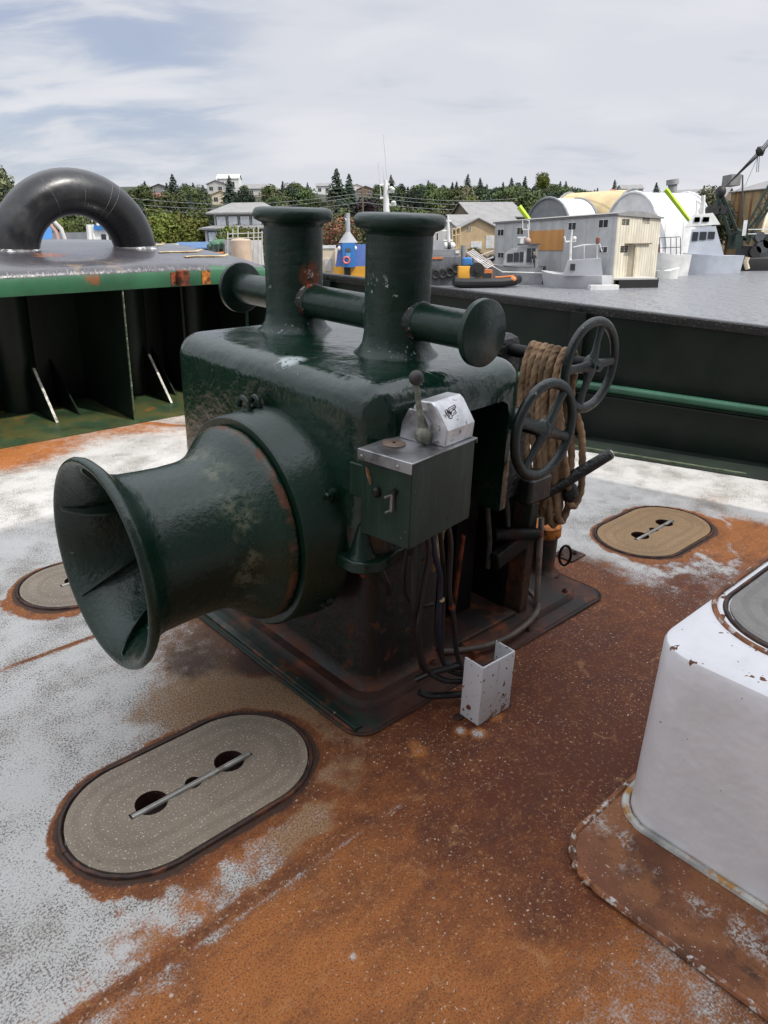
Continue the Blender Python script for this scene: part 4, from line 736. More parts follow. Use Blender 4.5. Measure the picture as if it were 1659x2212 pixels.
def decid_mesh(seed,R=.36,nl=2600,z0=.22,sq=1.0,ls=.028):
    rnd=random.Random(seed); m=MB(); lob=[]
    for k in range(15):
        a=rnd.uniform(0,2*PI); q=rnd.uniform(0,1)**.6*R*.62; zz=rnd.uniform(.33,.80); q*=math.sqrt(max(.12,1-((zz-.52)/.42)**2)); lob.append((Vector((math.cos(a)*q,math.sin(a)*q,zz*sq)),rnd.uniform(.12,.20)*(R/.36)))
    lob.append((Vector((0,0,.80*sq)),.16*R/.36))
    for i in range(nl):
        c,r=lob[rnd.randrange(len(lob))]; d=Vector((rnd.gauss(0,1),rnd.gauss(0,1),rnd.gauss(0,1))).normalized(); p=c+d*r*rnd.uniform(.72,1.08)
        n=(d+Vector((rnd.gauss(0,.5),rnd.gauss(0,.5),rnd.gauss(0,.5)))).normalized(); t=n.cross(Vector((rnd.gauss(0,1),rnd.gauss(0,1),rnd.gauss(0,1)))).normalized(); b=n.cross(t); s=ls*rnd.uniform(.6,1.3)
        m.add([p+t*s,p+b*s*.7,p-t*s,p-b*s*.7],[(0,1,2,3)])
    return m
PT={}
def proto(key,crown,m_,trunk):
    me=mkobj('crown',crown,M[m_],sm=False); tr=mkobj('trunk',trunk,M['bark']); PT[key]=(me.data,tr.data); bpy.data.objects.remove(me); bpy.data.objects.remove(tr)
ct=lambda: MB().lathe((0,0,0),(0,0,1),[(-.03,.016),(.3,.012),(.95,.003)],8)
def dt(seed,s=1):
    rnd=random.Random(seed); m=MB().lathe((0,0,0),(0,0,1),[(-.03,.03),(.15,.022),(.38*s,.016)],8)
    for k in range(5):
        a=k*1.3; m.tube([(0,0,.30*s),(math.cos(a)*.08,math.sin(a)*.08,.45*s),(math.cos(a)*.18,math.sin(a)*.18,.62*s)],[.012,.008,.003],6)
    return m
for i in range(3): proto('c%d'%i,conifer_mesh(10+i,[.24,.29,.34][i],1.15),'fir',ct())
proto('col0',conifer_mesh(31,.13,1.2,True),'fir',ct())
for i in range(3): proto('d%d'%i,decid_mesh(20+i,[.34,.40,.44][i]),'leaf',dt(i))
proto('r0',decid_mesh(50,.34),'fir',dt(7)); proto('b0',decid_mesh(60,.42,3200,ls=.030),'bright',dt(3)); proto('b1',decid_mesh(61,.36,3000,ls=.03),'bright',dt(4))
proto('m0',decid_mesh(70,.62,4200,ls=.022),'mimosa',dt(5)); proto('p0',decid_mesh(71,.45),'purple',dt(6)); proto('w0',decid_mesh(72,.40,3600,ls=.024),'olive',dt(8)); proto('o0',decid_mesh(73,.42,2600),'olive',dt(9))
KIND={'c':('conifer','dark green conifer'),'col':('conifer','slim dark columnar conifer'),'d':('leafy_tree','mid green leafy tree'),'r':('round_tree','dark round crowned tree'),'b':('leafy_tree','bright yellow green leafy tree'),'m':('flowering_tree','wide tree covered in pink blossom'),'p':('purple_tree','dark purple leafed tree'),'w':('willow','loose olive green willow'),'o':('leafy_tree','dull olive leafy tree')}
def tree(key,p,h,label=None,group=None,wid=1.0):
    k=key.rstrip('0123456789'); nm,dl=KIND[k]
    t=thing(nm,label or dl+' in the wooded slope across the water',nm.replace('_',' ') if nm!='leafy_tree' else 'tree',p,group if label is None or group else None); 
    if label is None: t['group']=group or {'c':'conifers','col':'slim conifers','d':'leafy trees','r':'round trees','b':'bright trees','p':'purple trees','w':'willows','o':'olive trees','m':'blossom trees'}[k]+' on the far wooded slope'
    for nme,me in (('crown',PT[key][0]),('trunk',PT[key][1])):
        o=bpy.data.objects.new(nme,me); col.objects.link(o); o.parent=t; BASE[o.name]=Vector(p)
    t.matrix_world=Matrix.Translation(Vector(p))@Matrix.Rotation(random.uniform(0,6.28),4,'Z')@Matrix.Diagonal((h*wid,h*wid,h,1)); return t
rnd=random.Random(5); used=[]
HOUSES=[(346,430),(350,446),(494,416),(468,418),(478,443),(415,476),(559,423),(405,455),(771,423),(700,420),(790,412),(372,500),(1065,452),(895,440),(1365,425),(960,455)]
def sk(u,v,key,h,label=None,wid=1.0,far=True,hi=400):
    if not label and any(abs(u-a)<24 and v<b+1 and v>b-38 for a,b in HOUSES): return
    h*=.60 if far and u>0 else 1
    p=onhill(u,v,h,hi=hi,far=far); tree(key,p,h,label,None,wid); used.append(p)
for (u,v,k,h,*r) in ((297,401,'c0',13),(316,385,'c0',18),(377,370,'c2',23,'tall broad conifer on the skyline right of the black staple'),(363,391,'c0',17),(347,404,'r0',11),(400,392,'r0',13),(420,391,'c1',17),(441,397,'c1',18),(458,402,'d0',12),(475,382,'c2',17),(497,375,'c2',19),(512,381,'c1',21),(529,400,'d1',11),(546,399,'r0',11),(575,404,'r0',10),(590,402,'d0',11),(612,387,'c0',16),(630,395,'r0',13),(648,400,'d1',12),(665,392,'c0',13),(679,387,'c0',14),(698,395,'d2',13),
  (728,362,'c2',30,'tallest dark fir on the slope, just left of the columnar tree behind the bollards'),(755,372,'col0',22,'tall narrow columnar tree beside the tallest fir'),(787,396,'r0',12),(807,388,'c1',16),(822,392,'c0',14),(845,375,'c2',20),(867,394,'r0',13),(892,402,'r0',12),(910,394,'r0',13),(925,386,'c0',16),(938,394,'c1',15),(957,397,'r0',12),(977,391,'c0',15),(986,389,'c0',15),(1010,372,'c2',20,'tall pointed fir standing above the slope behind the sheds'),(1037,381,'c2',17),(1051,395,'c0',14),(1072,403,'d1',14),(1086,390,'c0',15),(1104,380,'c1',18),(1118,392,'r0',14),(1133,378,'c0',19),(1155,400,'r0',12),(1175,372,'b0',20,'large bright yellow green tree on the skyline above the fabric shelters'),
  (1196,396,'d0',13),(1209,389,'c0',15),(1221,390,'c0',15),(1235,404,'r0',10),(1246,403,'c1',12),(1262,406,'c0',11),(1276,411,'r0',9),(1289,413,'r0',9),(1326,386,'c1',17,'pointed conifer behind the small pink flag'),(1340,410,'r0',9),(1353,408,'r0',10),(1362,407,'c1',11),(1377,408,'c2',11),(1390,418,'r0',8),(1416,391,'c2',15,'broad dark conifer left of the lime green crane boom'),(1300,418,'d0',7),(1312,416,'r0',8)):
    sk(u,v,k,h,*(r[:1]),wid=1.0 if k[0]!='c' else 1.22)
for u in list(range(-20,60,12))+list(range(285,1300,8)):
    k=rnd.choice(['r0','d0','d1','c1','o0','d2','c2','r0']); sk(u+rnd.uniform(-5,5),rnd.uniform(393,409)+(4 if u>950 else 0),k,rnd.uniform(14,21))
for i in range(250):
    u=rnd.uniform(270,1310) if i%8 else rnd.uniform(20,270); f=rnd.random(); v=414+f*86
    if u>980: v=405+f*50
    k=rnd.choice(['c0','c1','c2','d1','d2','r0','o0','c0','b1','d2','o0','c1']) if f<.6 else rnd.choice(['d0','b0','b1','d2','o0','d1','r0']); h=rnd.uniform(7,11)*(1.1 if k[0]=='c' else .95)
    sk(u,v,k,h,far=False)
for (u,v,k,h,Y) in ((330,466,'b1',12,122),(355,458,'b0',13,124),(390,452,'b1',14,125),(415,468,'b0',12,121),(345,488,'b0',8,119),(430,486,'b1',8,120),(500,478,'b0',9,112),(530,474,'b1',9,110),(555,480,'b1',8,112),(372,492,'b1',8,119.5),(130,468,'b0',13,125),(160,470,'b1',13,127),(185,474,'d2',12,124),(110,470,'d1',13,128)):
    x=GX(u,Y,5); z=WP(u,v,Y).z-h; 
    tree(k,(x,Y,max(z,.5 if Y>118 else 0)),h if z>.4 else WP(u,v,Y).z-.5,'bright yellow green broad tree close behind the waterfront buildings' if k[0]=='b' else 'green tree seen through the black staple',group='waterfront trees left of the bollards' if k[0]=='b' else 'trees behind the staple')
for (u,v,b_,Y,lab) in ((742,472,535,122,'wide tree covered in pink blossom behind the blue and yellow tug'),):
    tree('m0',GP(u,Y,1.3),WP(u,v,Y).z-1.3,lab,wid=1.25)
tree('p0',onhill(797,425,12,hi=260,far=False),12,'dark purple leafed tree between the two bollards'); tree('w0',GP(1516,150,1.3),WP(1516,397,150).z-1.3,'loose olive green willow left of the crane',wid=1.0); tree('w0',GP(1538,150,1.3),WP(1538,425,150).z-1.3,'low olive green willow partly behind the crane frame',wid=1.2)
# ------------------------------------------------------------------ buildings
def pm(n_,c,r=.6,**k): M[n_]=mat(n_,c,r,**k); return n_
for a in (('wgrey',(.24,.25,.26)),('cream',(.58,.50,.36)),('tan',(.46,.34,.20)),('white_p',(.62,.62,.60)),('roofgrey',(.22,.215,.21)),('roofdark',(.08,.08,.085)),('redroof',(.20,.07,.05)),('bluep',(.03,.16,.42)),('blueroof',(.06,.13,.26)),('yellowp',(.65,.32,.03)),('limep',(.38,.55,.03)),('dgreenp',(.012,.028,.022)),('steelgrey',(.20,.21,.22)),('darkgrey',(.06,.065,.07)),('orangep',(.50,.16,.04)),('blackp',(.012,.012,.012)),('pinkwood',(.42,.28,.25)),('greypaint',(.30,.31,.32)),('lightwall',(.46,.45,.43)),('brownwall',(.16,.12,.08)),('tankwood',(.45,.34,.25)),('flagp',(.5,.22,.24)),('skin',(.42,.25,.18)),('palewood',(.50,.38,.20))): pm(a[0],a[1],vary=.12,vscale=.8)
M['glass']=mat('dark_window_glass',(.02,.025,.03),.15); M['lightglass']=mat('pale_window_pane',(.62,.65,.68),.3)  # dark panes and an even pale pane colour
def ribmat(n_,c,s,d,a=.4,rust=False,rot=0):
    m=mat(n_,c,.6,vary=.12,vscale=.6,layers=[dict(c=(.20,.08,.03),s=.35,lo=.52,hi=.66,st=(3,3,.25))] if rust else ()); nt=m.node_tree; b=nt.nodes['Principled BSDF']; src=b.inputs['Base Color'].links[0].from_socket
    tc=nt.nodes.new('ShaderNodeTexCoord'); sp=nt.nodes.new('ShaderNodeSeparateXYZ'); lk(nt,tc.outputs['Object'],sp.inputs[0]); x=mth(nt,'ADD',sp.outputs[0],mth(nt,'MULTIPLY',sp.outputs[1],.6))
    f=mth(nt,'MULTIPLY',sst(nt,mth(nt,'SINE',mth(nt,'MULTIPLY',x,s)),d,.98),a); lk(nt,cmix(nt,f,src,tuple(q*.45 for q in c)),b.inputs['Base Color']); M[n_]=m
ribmat('creamrib',(.58,.53,.42),6.5,.72,.7); ribmat('tanrib',(.33,.24,.13),4.2,.6,.6,True); ribmat('greyrib',(.42,.43,.43),10,.9,.25); ribmat('tentwhite',(.66,.66,.66),1.6,.97,.45); ribmat('tentyellow',(.55,.43,.23),1.9,.97,.5); ribmat('woodpanel',(.52,.25,.07),3,.5,.15)
def hit(A,B,u,v):                           # (distance along wall A-B, height) seen at picture position
    A=Vector(A);B=Vector(B); d=(B-A); d.z=0; d.normalize(); n=Vector((-d.y,d.x,0)); r=wray(u,v); t=(A-CW).dot(n)/r.dot(n); p=CW+r*t; return (p-A).dot(d),p.z
def wallbox(A,B,s0,s1,z0,z1,o0,o1):
    A=Vector((A[0],A[1],0));B=Vector((B[0],B[1],0)); d=(B-A).normalized(); n=Vector((d.y,-d.x,0)); n=n if n.dot(-A)>0 else -n
    v=[A+d*s+n*o+Vector((0,0,z)) for s in (s0,s1) for o in (o0,o1) for z in (z0,z1)]
    return MB().add(v,[(0,1,3,2),(4,6,7,5),(0,4,5,1),(2,3,7,6),(0,2,6,4),(1,5,7,3)])
def window(par,A,B,s0,s1,z0,z1,fr='white_p',gl='glass',mull=2,t=.07):
    w=part('window',wallbox(A,B,s0-t,s1+t,z0-t,z1+t,-.05,.05),fr,par,sm=False); part('pane',wallbox(A,B,s0,s1,z0,z1,.04,.06),gl,w,sm=False)
    for k in range(1,mull): s=s0+(s1-s0)*k/mull; part('mullion',wallbox(A,B,s-.03,s+.03,z0,z1,.055,.075),fr,w,sm=False)
def wpx(par,A,B,u0,u1,v0,v1,**k):
    s0,z1=hit(A,B,u0,v0); s1,z0=hit(A,B,u1,v1); window(par,A,B,min(s0,s1),max(s0,s1),z0,z1,**k)
def gable(nm,label,cat,P0,P1,depth,z0,ez,rz,wall,roof,mode='front',group=None,ov=.4):
    """P0-P1: front wall seen from the ship; mode 'front': gable end faces us, 'side': eaves face us"""
    P0=Vector((P0[0],P0[1],0));P1=Vector((P1[0],P1[1],0)); d=(P1-P0); L=d.length; d.normalize(); n=Vector((-d.y,d.x,0)); n=n if n.y>0 else -n
    t=thing(nm,label,cat,(P0.x,P0.y,z0),group); f=lambda s,o,z: P0+d*s+n*o+Vector((0,0,z))
    if mode=='front': sec=lambda o:[f(0,o,z0),f(L,o,z0),f(L,o,ez),f(L/2,o,rz),f(0,o,ez)]; v=sec(0)+sec(depth)
    else: sec=lambda s:[f(s,0,z0),f(s,depth,z0),f(s,depth,ez),f(s,depth/2,rz),f(s,0,ez)]; v=sec(0)+sec(L)
    part('wall',MB().add(v,[(0,1,2,3,4),(9,8,7,6,5)]+[(i,(i+1)%5,(i+1)%5+5,i+5) for i in range(5)]),wall,t,sm=False)
    k=(rz-ez)/(L/2 if mode=='front' else depth/2); m=MB()
    if mode=='front': a=[(-ov,ez-ov*k),(L/2,rz),(L+ov,ez-ov*k)]; v=[f(s,o,z+q) for o in (-ov,depth+ov) for s,z in a for q in (.02,.17)]
    else: a=[(-ov,ez-ov*k),(depth/2,rz),(depth+ov,ez-ov*k)]; v=[f(s,o,z+q) for s in (-ov,L+ov) for o,z in a for q in (.02,.17)]
    m.add(v,[(0,2,3,1),(2,4,5,3),(6,7,9,8),(8,9,11,10),(0,6,8,2),(2,8,10,4),(1,3,9,7),(3,5,11,9),(0,1,7,6),(4,10,11,5)]); part('roof',m,roof,t,sm=False); return t
# grey floating office
A=GP(1066,100,0); B=GP(1320,75,0); Cc=GP(1413,88,0); Dd=A+Cc-B
g=thing('floating_building','long two storey grey and cream building with an orange wood panel at the water edge','building',B)
def wp4(z0,z1,ex=0): 
    c=(A+B+Cc+Dd)/4; P=[p+(p-c).normalized()*ex for p in (A,B,Cc,Dd)]; return [(p.x,p.y) for p in P]
part('wall',MB().prism(wp4(0,0),.35,6.55),'greyrib',g,sm=False)
part('end_wall',wallbox(B,Cc,.02,(Cc-B).length-.02,.4,6.52,.003,.06),'creamrib',g,sm=False)
part('base_float',MB().prism(wp4(0,0,.5),-.4,.34),'darkgrey',g,sm=False)
part('roof',MB().prism(wp4(0,0,.35),6.57,6.75),'roofgrey',g,sm=False)
cc=(B+Cc)/2; v=[]; LL=(Cc-B).length; dB=(Cc-B).normalized(); back=(A-B)
for o in (0,1):
    for s,z in ((-.35,6.76),(LL*.25,7.05),(LL*.5,7.15),(LL*.75,7.05),(LL+.35,6.76)): v.append(B+dB*s+back*o+Vector((0,0,z)))
part('roof_crown',MB().add(v,[(0,1,2,3,4),(9,8,7,6,5)]+[(i,(i+1)%5,(i+1)%5+5,i+5) for i in range(5)]),'roofgrey',g,sm=False)
s0,z1=hit(A,B,1144,499); s1,z0=hit(A,B,1216,541); part('wood_panel',wallbox(A,B,s0,s1,z0,z1,.003,.08),'woodpanel',g,sm=False)
z3=lambda a,b:(916+a*.229,363+b*.229); z4=lambda a,b:(1279.0+a*.2291,276.5+b*.2291)
for (a0,b0,a1,b1) in ((702,582,752,636),(885,565,938,625),(1370,518,1433,580),(703,798,753,846)):
    u0,v0=z3(a0,b0);u1,v1=z3(a1,b1); wpx(g,A,B,u0,u1,v0,v1)
for (a0,b0,a1,b1) in ((72,868,150,936),(76,1122,142,1174)):
    u0,v0=z4(a0,b0);u1,v1=z4(a1,b1); wpx(g,A,B,u0,u1,v0,v1)
for (a0,b0,a1,b1) in ((278,855,342,918),(472,840,534,905),(264,1112,330,1172),(462,1094,522,1150)):
    u0,v0=z4(a0,b0);u1,v1=z4(a1,b1); wpx(g,B,Cc,u0,u1,v0,v1)
sA,zA=hit(B,Cc,*z4(345,1100)); sB,zB=hit(B,Cc,*z4(455,1290))
part('porch',wallbox(B,Cc,sA,sB,.4,zA,.06,.7),'creamrib',g,sm=False); part('porch_roof',wallbox(B,Cc,sA-1.6,sB+.2,zA+.01,zA+.12,.07,.95),'brownwall',g,sm=False); part('door',wallbox(B,Cc,sA+.25,sA+1.15,.45,zA-.25,.7,.76),'cream',g,sm=False)
# wooden sheds behind the dark barge
t=gable('boat_shed','tan wooden gabled shed with tall grid windows left of the grey building','shed',GP(988,108,0),GP(1072,108,0),14,1.0,6.1,7.4,'tan','roofgrey')
P0,P1=GP(988,108,0),GP(1072,108,0)
for (a0,b0,a1,b1) in ((405,555,440,592),(445,695,540,765),(588,640,655,755)): u0,v0=z3(a0,b0);u1,v1=z3(a1,b1); wpx(t,P0,P1,u0,u1,v0,v1,fr='cream',gl='lightglass' if b0>600 else 'glass',mull=4)
t=gable('boat_shed','weathered cream wooden shed directly right of the right bollard','shed',GP(936,113,0),GP(985,113,0),12,1.0,6.3,7.6,'lightwall','roofgrey')
P0,P1=GP(936,113,0),GP(985,113,0)
for (a0,b0,a1,b1) in ((118,615,132,680),(222,625,248,665)): u0,v0=z3(a0,b0);u1,v1=z3(a1,b1); wpx(t,P0,P1,u0,u1,v0,v1,fr='white_p',mull=1)
gable('long_shed','low grey roofed shed behind the tan gabled shed','shed',GP(990,122,0),GP(1125,124,0),12,1.3,6.2,8.5,'darkgrey','roofgrey','side')
gable('long_shed','tall pale roofed shed behind the low grey shed','shed',GP(1018,139,0),GP(1128,141,0),14,1.3,8.6,11.2,'brownwall','roofgrey','side')
t=thing('scaffold_tower','yellow timber scaffold standing in front of the tan shed','scaffold',GP(985,100,1))
for u in (977,985,994): part('post',MB().cyl(GP(u,100,.8),GP(u,100,6.1),.09,n=6),'palewood',t)
for z in (2,3.6,5.2,6.0): part('beam',MB().cyl(GP(976,100,z),GP(996,100,z+.15),.08,n=6),'palewood',t)
part('brace',MB().cyl(GP(977,100,2),GP(994,100,5.2),.06,n=6),'palewood',t); part('infill_panel',MB().box(GX(978,100.2,3),GX(984,100.2,3),100.1,100.2,2.2,5.0),'palewood',t,sm=False)
# fabric shelters
def vault(nm,label,Pa,Pb,r,wh,mt,endm='roofgrey',sq=1.0,grp=None):
    Pa=Vector((Pa[0],Pa[1],0));Pb=Vector((Pb[0],Pb[1],0)); d=(Pb-Pa).normalized(); n=Vector((-d.y,d.x,0)); t=thing(nm,label,'fabric shelter',(Pa.x,Pa.y,1.3),grp)
    sec=[(-r,1.2),(-r,wh)]+[(-r*math.cos(math.radians(a)),wh+r*sq*math.sin(math.radians(a))) for a in range(12,180,12)]+[(r,wh),(r,1.2)]; k=len(sec)
    v=[P+n*a+Vector((0,0,z)) for P in (Pa,Pb) for a,z in sec]
    part('cover',MB().add(v,[(i,i+1,i+1+k,i+k) for i in range(k-1)]),mt,t,ang=30); 
    for P,s in ((Pa,-1),(Pb,1)): part('end_wall',MB().add([P+n*a*.995+d*s*-.05+Vector((0,0,z)) for a,z in sec],[tuple(range(k))]),endm,t,sm=False)
    for q in (0.0,1.0):
        P=Pa.lerp(Pb,q); part('edge_band',MB().tube([P+n*a*1.01+Vector((0,0,z+.05)) for a,z in sec],.22,6),endm,t)
    return t
vault('fabric_shelter','small grey ended white fabric shelter, leftmost behind the grey building',GP(1176,128,0),GP(1238,132,0),4.6,6.3,'tentwhite','steelgrey')
vault('fabric_shelter','yellowed fabric shelter behind the roof of the grey building',GP(1222,139,0),GP(1352,131,0),5.6,6.6,'tentyellow','steelgrey')
vault('fabric_shelter','large bright white fabric shelter right of the cream building end',GP(1352,118,0),GP(1462,122,0),5.6,5.4,'tentwhite','tentwhite')
def beam(nm,label,cat,a,b,w,h,mt,grp=None):
    a=Vector(a);b=Vector(b); return single(nm,MB().tube([a,a.lerp(b,.5),b],[w,w*.9,w*.7],4,cap=True),mt,label,cat,b if b.z<a.z else a,grp,sm=False)
beam('crane_boom','lime green boom poking up behind the orange wood panel','crane boom',WP(1121,446,103),WP(1150,484,103),.34,.4,'limep')
beam('crane_boom','long lime green boom rising over the large white shelter','crane boom',WP(1438,409,112),WP(1492,480,112),.36,.4,'limep')
gable('warehouse','long low brown warehouse with grey roof behind the white shelter','warehouse',GP(1395,178,0),GP(1535,170,0),20,1.3,11.2,15.0,'brownwall','roofgrey','side')
t=gable('warehouse','tall tan ribbed warehouse with rust streaks behind the crane','warehouse',GP(1560,150,0),GP(1760,128,0),24,1.3,12.6,15.5,'tanrib','roofgrey','side')
part('roof_vent',MB().box(GX(1600,150,15),GX(1622,150,15),154,158,14,16),'roofgrey',t,sm=False)
single('smoke_stack',MB().cyl(GP(1453,165,10),GP(1453,165,15.2),.9,n=12).cyl(GP(1453,165,15.0),GP(1453,165,16.0),1.25,n=12),'greypaint','short grey round stack above the lime boom tip','stack',GP(1453,165,10))
vault('storage_dome','tan rounded cover at the right edge behind the crane barge',GP(1648,127,0),GP(1720,124,0),4.4,4.0,'cream','cream')
t=thing('flag_pole','thin pole flying a faded pink and red flag above the shelters','flag pole',GP(1330,135,9)); part('pole',MB().cyl(GP(1333,135,8),GP(1331,135,13.3),.07,n=6),'greypaint',t)
fp=[WP(1332+q,406+((q/-14)*3)+(9 if r else 0)+math.sin(q)*.8,135)+Vector((0,.2*math.sin(q),0)) for r in (0,1) for q in (0,-5,-10,-15)]; part('flag',MB().add(fp,[(0,1,5,4),(1,2,6,5),(2,3,7,6)]),'flagp',t)
# office with stepped hipped roofs
def hip(x0,x1,y0,y1,ez,rz,o): return MB().add([(x0-o,y0-o,ez),(x1+o,y0-o,ez),(x1+o,y1+o,ez),(x0-o,y1+o,ez),(x0+(x1-x0)*.22,(y0+y1)/2,rz),(x1-(x1-x0)*.22,(y0+y1)/2,rz),(x0-o,y0-o,ez-.2),(x1+o,y0-o,ez-.2),(x1+o,y1+o,ez-.2),(x0-o,y1+o,ez-.2)],[(0,1,5,4),(1,2,5),(2,3,4,5),(3,0,4),(0,6,7,1),(1,7,8,2),(2,8,9,3),(3,9,6,0),(9,8,7,6)])
t=thing('office_building','grey stepped office with hipped roofs and rows of pale windows left of the bollards','office',GP(500,115,1.3))
xa,xb=GX(443,115,6),GX(600,115,6); xc,xd=GX(463,118,8),GX(590,118,8)
part('wall',MB().box(xa,xb,115,129,1.3,6.7),'lightwall',t,sm=False); part('upper_wall',MB().box(xc,xd,118,127,6.9,8.9),'lightwall',t,sm=False)
part('roof',hip(xa,xb,115,129,6.85,7.8,.7),'roofgrey',t,sm=False); part('upper_roof',hip(xc,xd,118,127,9.0,10.6,1.0),'roofgrey',t,sm=False)
for k in range(7):
    x=xa+.5+k*1.65; P0,P1=(xa,115,0),(xb,115,0); window(t,P0,P1,x-xa,x-xa+1.25,5.1,6.3,fr='darkgrey',gl='lightglass',mull=1,t=.14)
for k in range(5):
    x=xc+.35+k*1.75; P0,P1=(xc,118,0),(xd,118,0); window(t,P0,P1,x-xc,x-xc+1.35,7.3,8.5,fr='darkgrey',gl='lightglass',mull=1,t=.14)
single('storage_tank',MB().lathe(GP(527,92,0),(0,0,1),[(0.2,1.2),(4.95,1.2),(5.1,1.0),(5.2,.1)],24),'tankwood','round tan storage tank left of the left bollard','tank',GP(527,92,0))
t=thing('pipe_rack','pale pipe framework standing around the round tan tank','pipe rack',GP(525,94,0))
for k,u in enumerate((492,503,514,536,548,558,566)): part('post',MB().cyl(GP(u,94,.5),GP(u,94,6.0+.3*(k%3)),.07,n=6),'lightwall',t)
for z in (5.2,5.7): part('rail',MB().cyl(GP(490,94,z),GP(568,94,z+.1),.05,n=6),'lightwall',t)
part('side_panel',MB().box(GX(488,95,2),GX(508,95,2),95,95.2,.5,5.1),'greypaint',t,sm=False); part('side_panel',MB().box(GX(545,95,2),GX(570,95,2),95,95.2,.5,5.0),'white_p',t,sm=False)
gable('boat_house','low dark boat house with a dull blue roof right of the staple','boat house',GP(380,104,0),GP(452,104,0),9,.5,4.1,4.8,'roofdark','blueroof','side')
t=thing('container','white weathered container just right of the black staple foot','container',GP(358,98,0)); part('body',MB().box(GX(338,98,3),GX(376,98,3),98,101,.8,4.75),'white_p',t,sm=False); part('door',MB().box(GX(358,98,3),GX(375,98,3),97.93,98,1,4.5),'lightwall',t,sm=False)
single('net_pile',MB().add(*(lambda m:(m.v,m.f))(MB().sph(GP(470,100,4.6),1.1,16,8,.55).sph(GP(480,100,4.7),1.0,16,8,.5).sph(GP(461,100,4.4),.9,14,8,.5))),mat('green_net',(.07,.15,.09),.8,vary=.4,vscale=3),'pile of green netting below the stepped office','net',GP(470,100,0))
t=thing('work_float','work float with orange rail and dark gear beside the round tank','float',GP(468,93,0)); part('deck',MB().box(GX(440,93,1),GX(492,93,1),92,96,0,2.9),'darkgrey',t,sm=False)
part('orange_rail',MB().cyl(GP(453,92.2,3.55),GP(484,92.2,3.6),.13,n=6),'orangep',t)
for u in (450,461,472,484): part('gear_post',MB().cyl(GP(u,92.5,2.9),GP(u,92.5,4.6),.09,n=6),'darkgrey',t)
# hillside houses
def house(u,v,w,h,wm,rm,lab,mode='front',grp=None):
    p=onhill(u,v,0,lo=150,hi=385,far=True); t=gable('hillside_house',lab,'house',(p.x-w/2,p.y,0),(p.x+w/2,p.y,0),w*.8,p.z-2,p.z+h,p.z+h+w*.18,wm,rm,mode)
    for k in (-.28,.22): window(t,(p.x-w/2,p.y,0),(p.x+w/2,p.y,0),w*(.5+k)-.7,w*(.5+k)+.7,p.z+h*.35,p.z+h*.75,mull=2)
for a in ((346,430,11,5,'roofgrey','roofdark','dark roofed house among the firs right of the staple','front'),(350,446,12,4,'brownwall','redroof','brown roofed low house below the dark roofed one','side'),(494,416,12,7,'white_p','white_p','white flat topped house between firs on the skyline','side'),(468,418,10,5,'lightwall','roofgrey','pale gabled house left of the white flat topped house','front'),(478,443,9,5,'cream','palewood','cream gabled house halfway up the slope above the office','front'),
  (415,476,12,4,'tan','redroof','small red roofed house low on the slope','side'),(559,423,14,4,'lightwall','roofgrey','wide pale house just left of the left bollard cap','side'),(405,455,8,5,'white_p','roofgrey','small white house hidden in leaves above the red roof','front'),(771,423,12,5,'white_p','lightwall','white house right of the tallest fir','front'),(700,420,10,5,'white_p','roofgrey','white house left of the tallest fir','side'),(790,412,12,4,'brownwall','redroof','brown roofed house above the purple tree','front'),(372,500,8,4,'cream','roofgrey','yellowish house low behind the waterfront trees','front'),(1065,452,10,6,'white_p','roofgrey','white gabled house in the trees above the sheds','front'),(895,440,10,5,'lightwall','roofgrey','pale house right of the white mast','front'),(1365,425,14,5,'lightwall','roofgrey','grey house on the skyline above the white shelter','side'),(960,455,9,5,'pinkwood','roofgrey','pinkish house in the trees above the cream shed','front')):
    house(a[0],a[1],a[2]*.68,a[3]*.72,*a[4:])
# utility poles and wires
for i,(u,Y,v) in enumerate(((783,150,404),(1010,165,400),(560,150,415))):
    t=thing('utility_pole',['wooden utility pole between the bollards','wooden utility pole on the slope behind the sheds','wooden utility pole just left of the left bollard'][i],'utility pole',GP(u,Y,1.5)); top=WP(u,v,Y); part('pole',MB().cyl((top.x,Y,1),top,.13,n=6),'brownwall',t); part('crossarm',MB().cyl(top+Vector((-1.1,0,-.6)),top+Vector((1.1,0,-.6)),.08,n=6),'brownwall',t)
for k,(v0,v1,v2) in enumerate(((438,424,432),(446,437,441),(425,417,422))):
    a,b,c=WP(250,v0,152),WP(783,v1,150),WP(1180,v2,170); P=[a.lerp(b,q/8)-Vector((0,0,1.6*math.sin(PI*q/8))) for q in range(9)]+[b.lerp(c,q/8)-Vector((0,0,1.2*math.sin(PI*q/8))) for q in range(1,9)]
    single('power_line',MB().tube(P,.028,4),'greypaint',['power line crossing the slope, middle wire of the three','lowest power line crossing the slope behind the bollards','highest power line crossing the slope'][k],'power line',a)
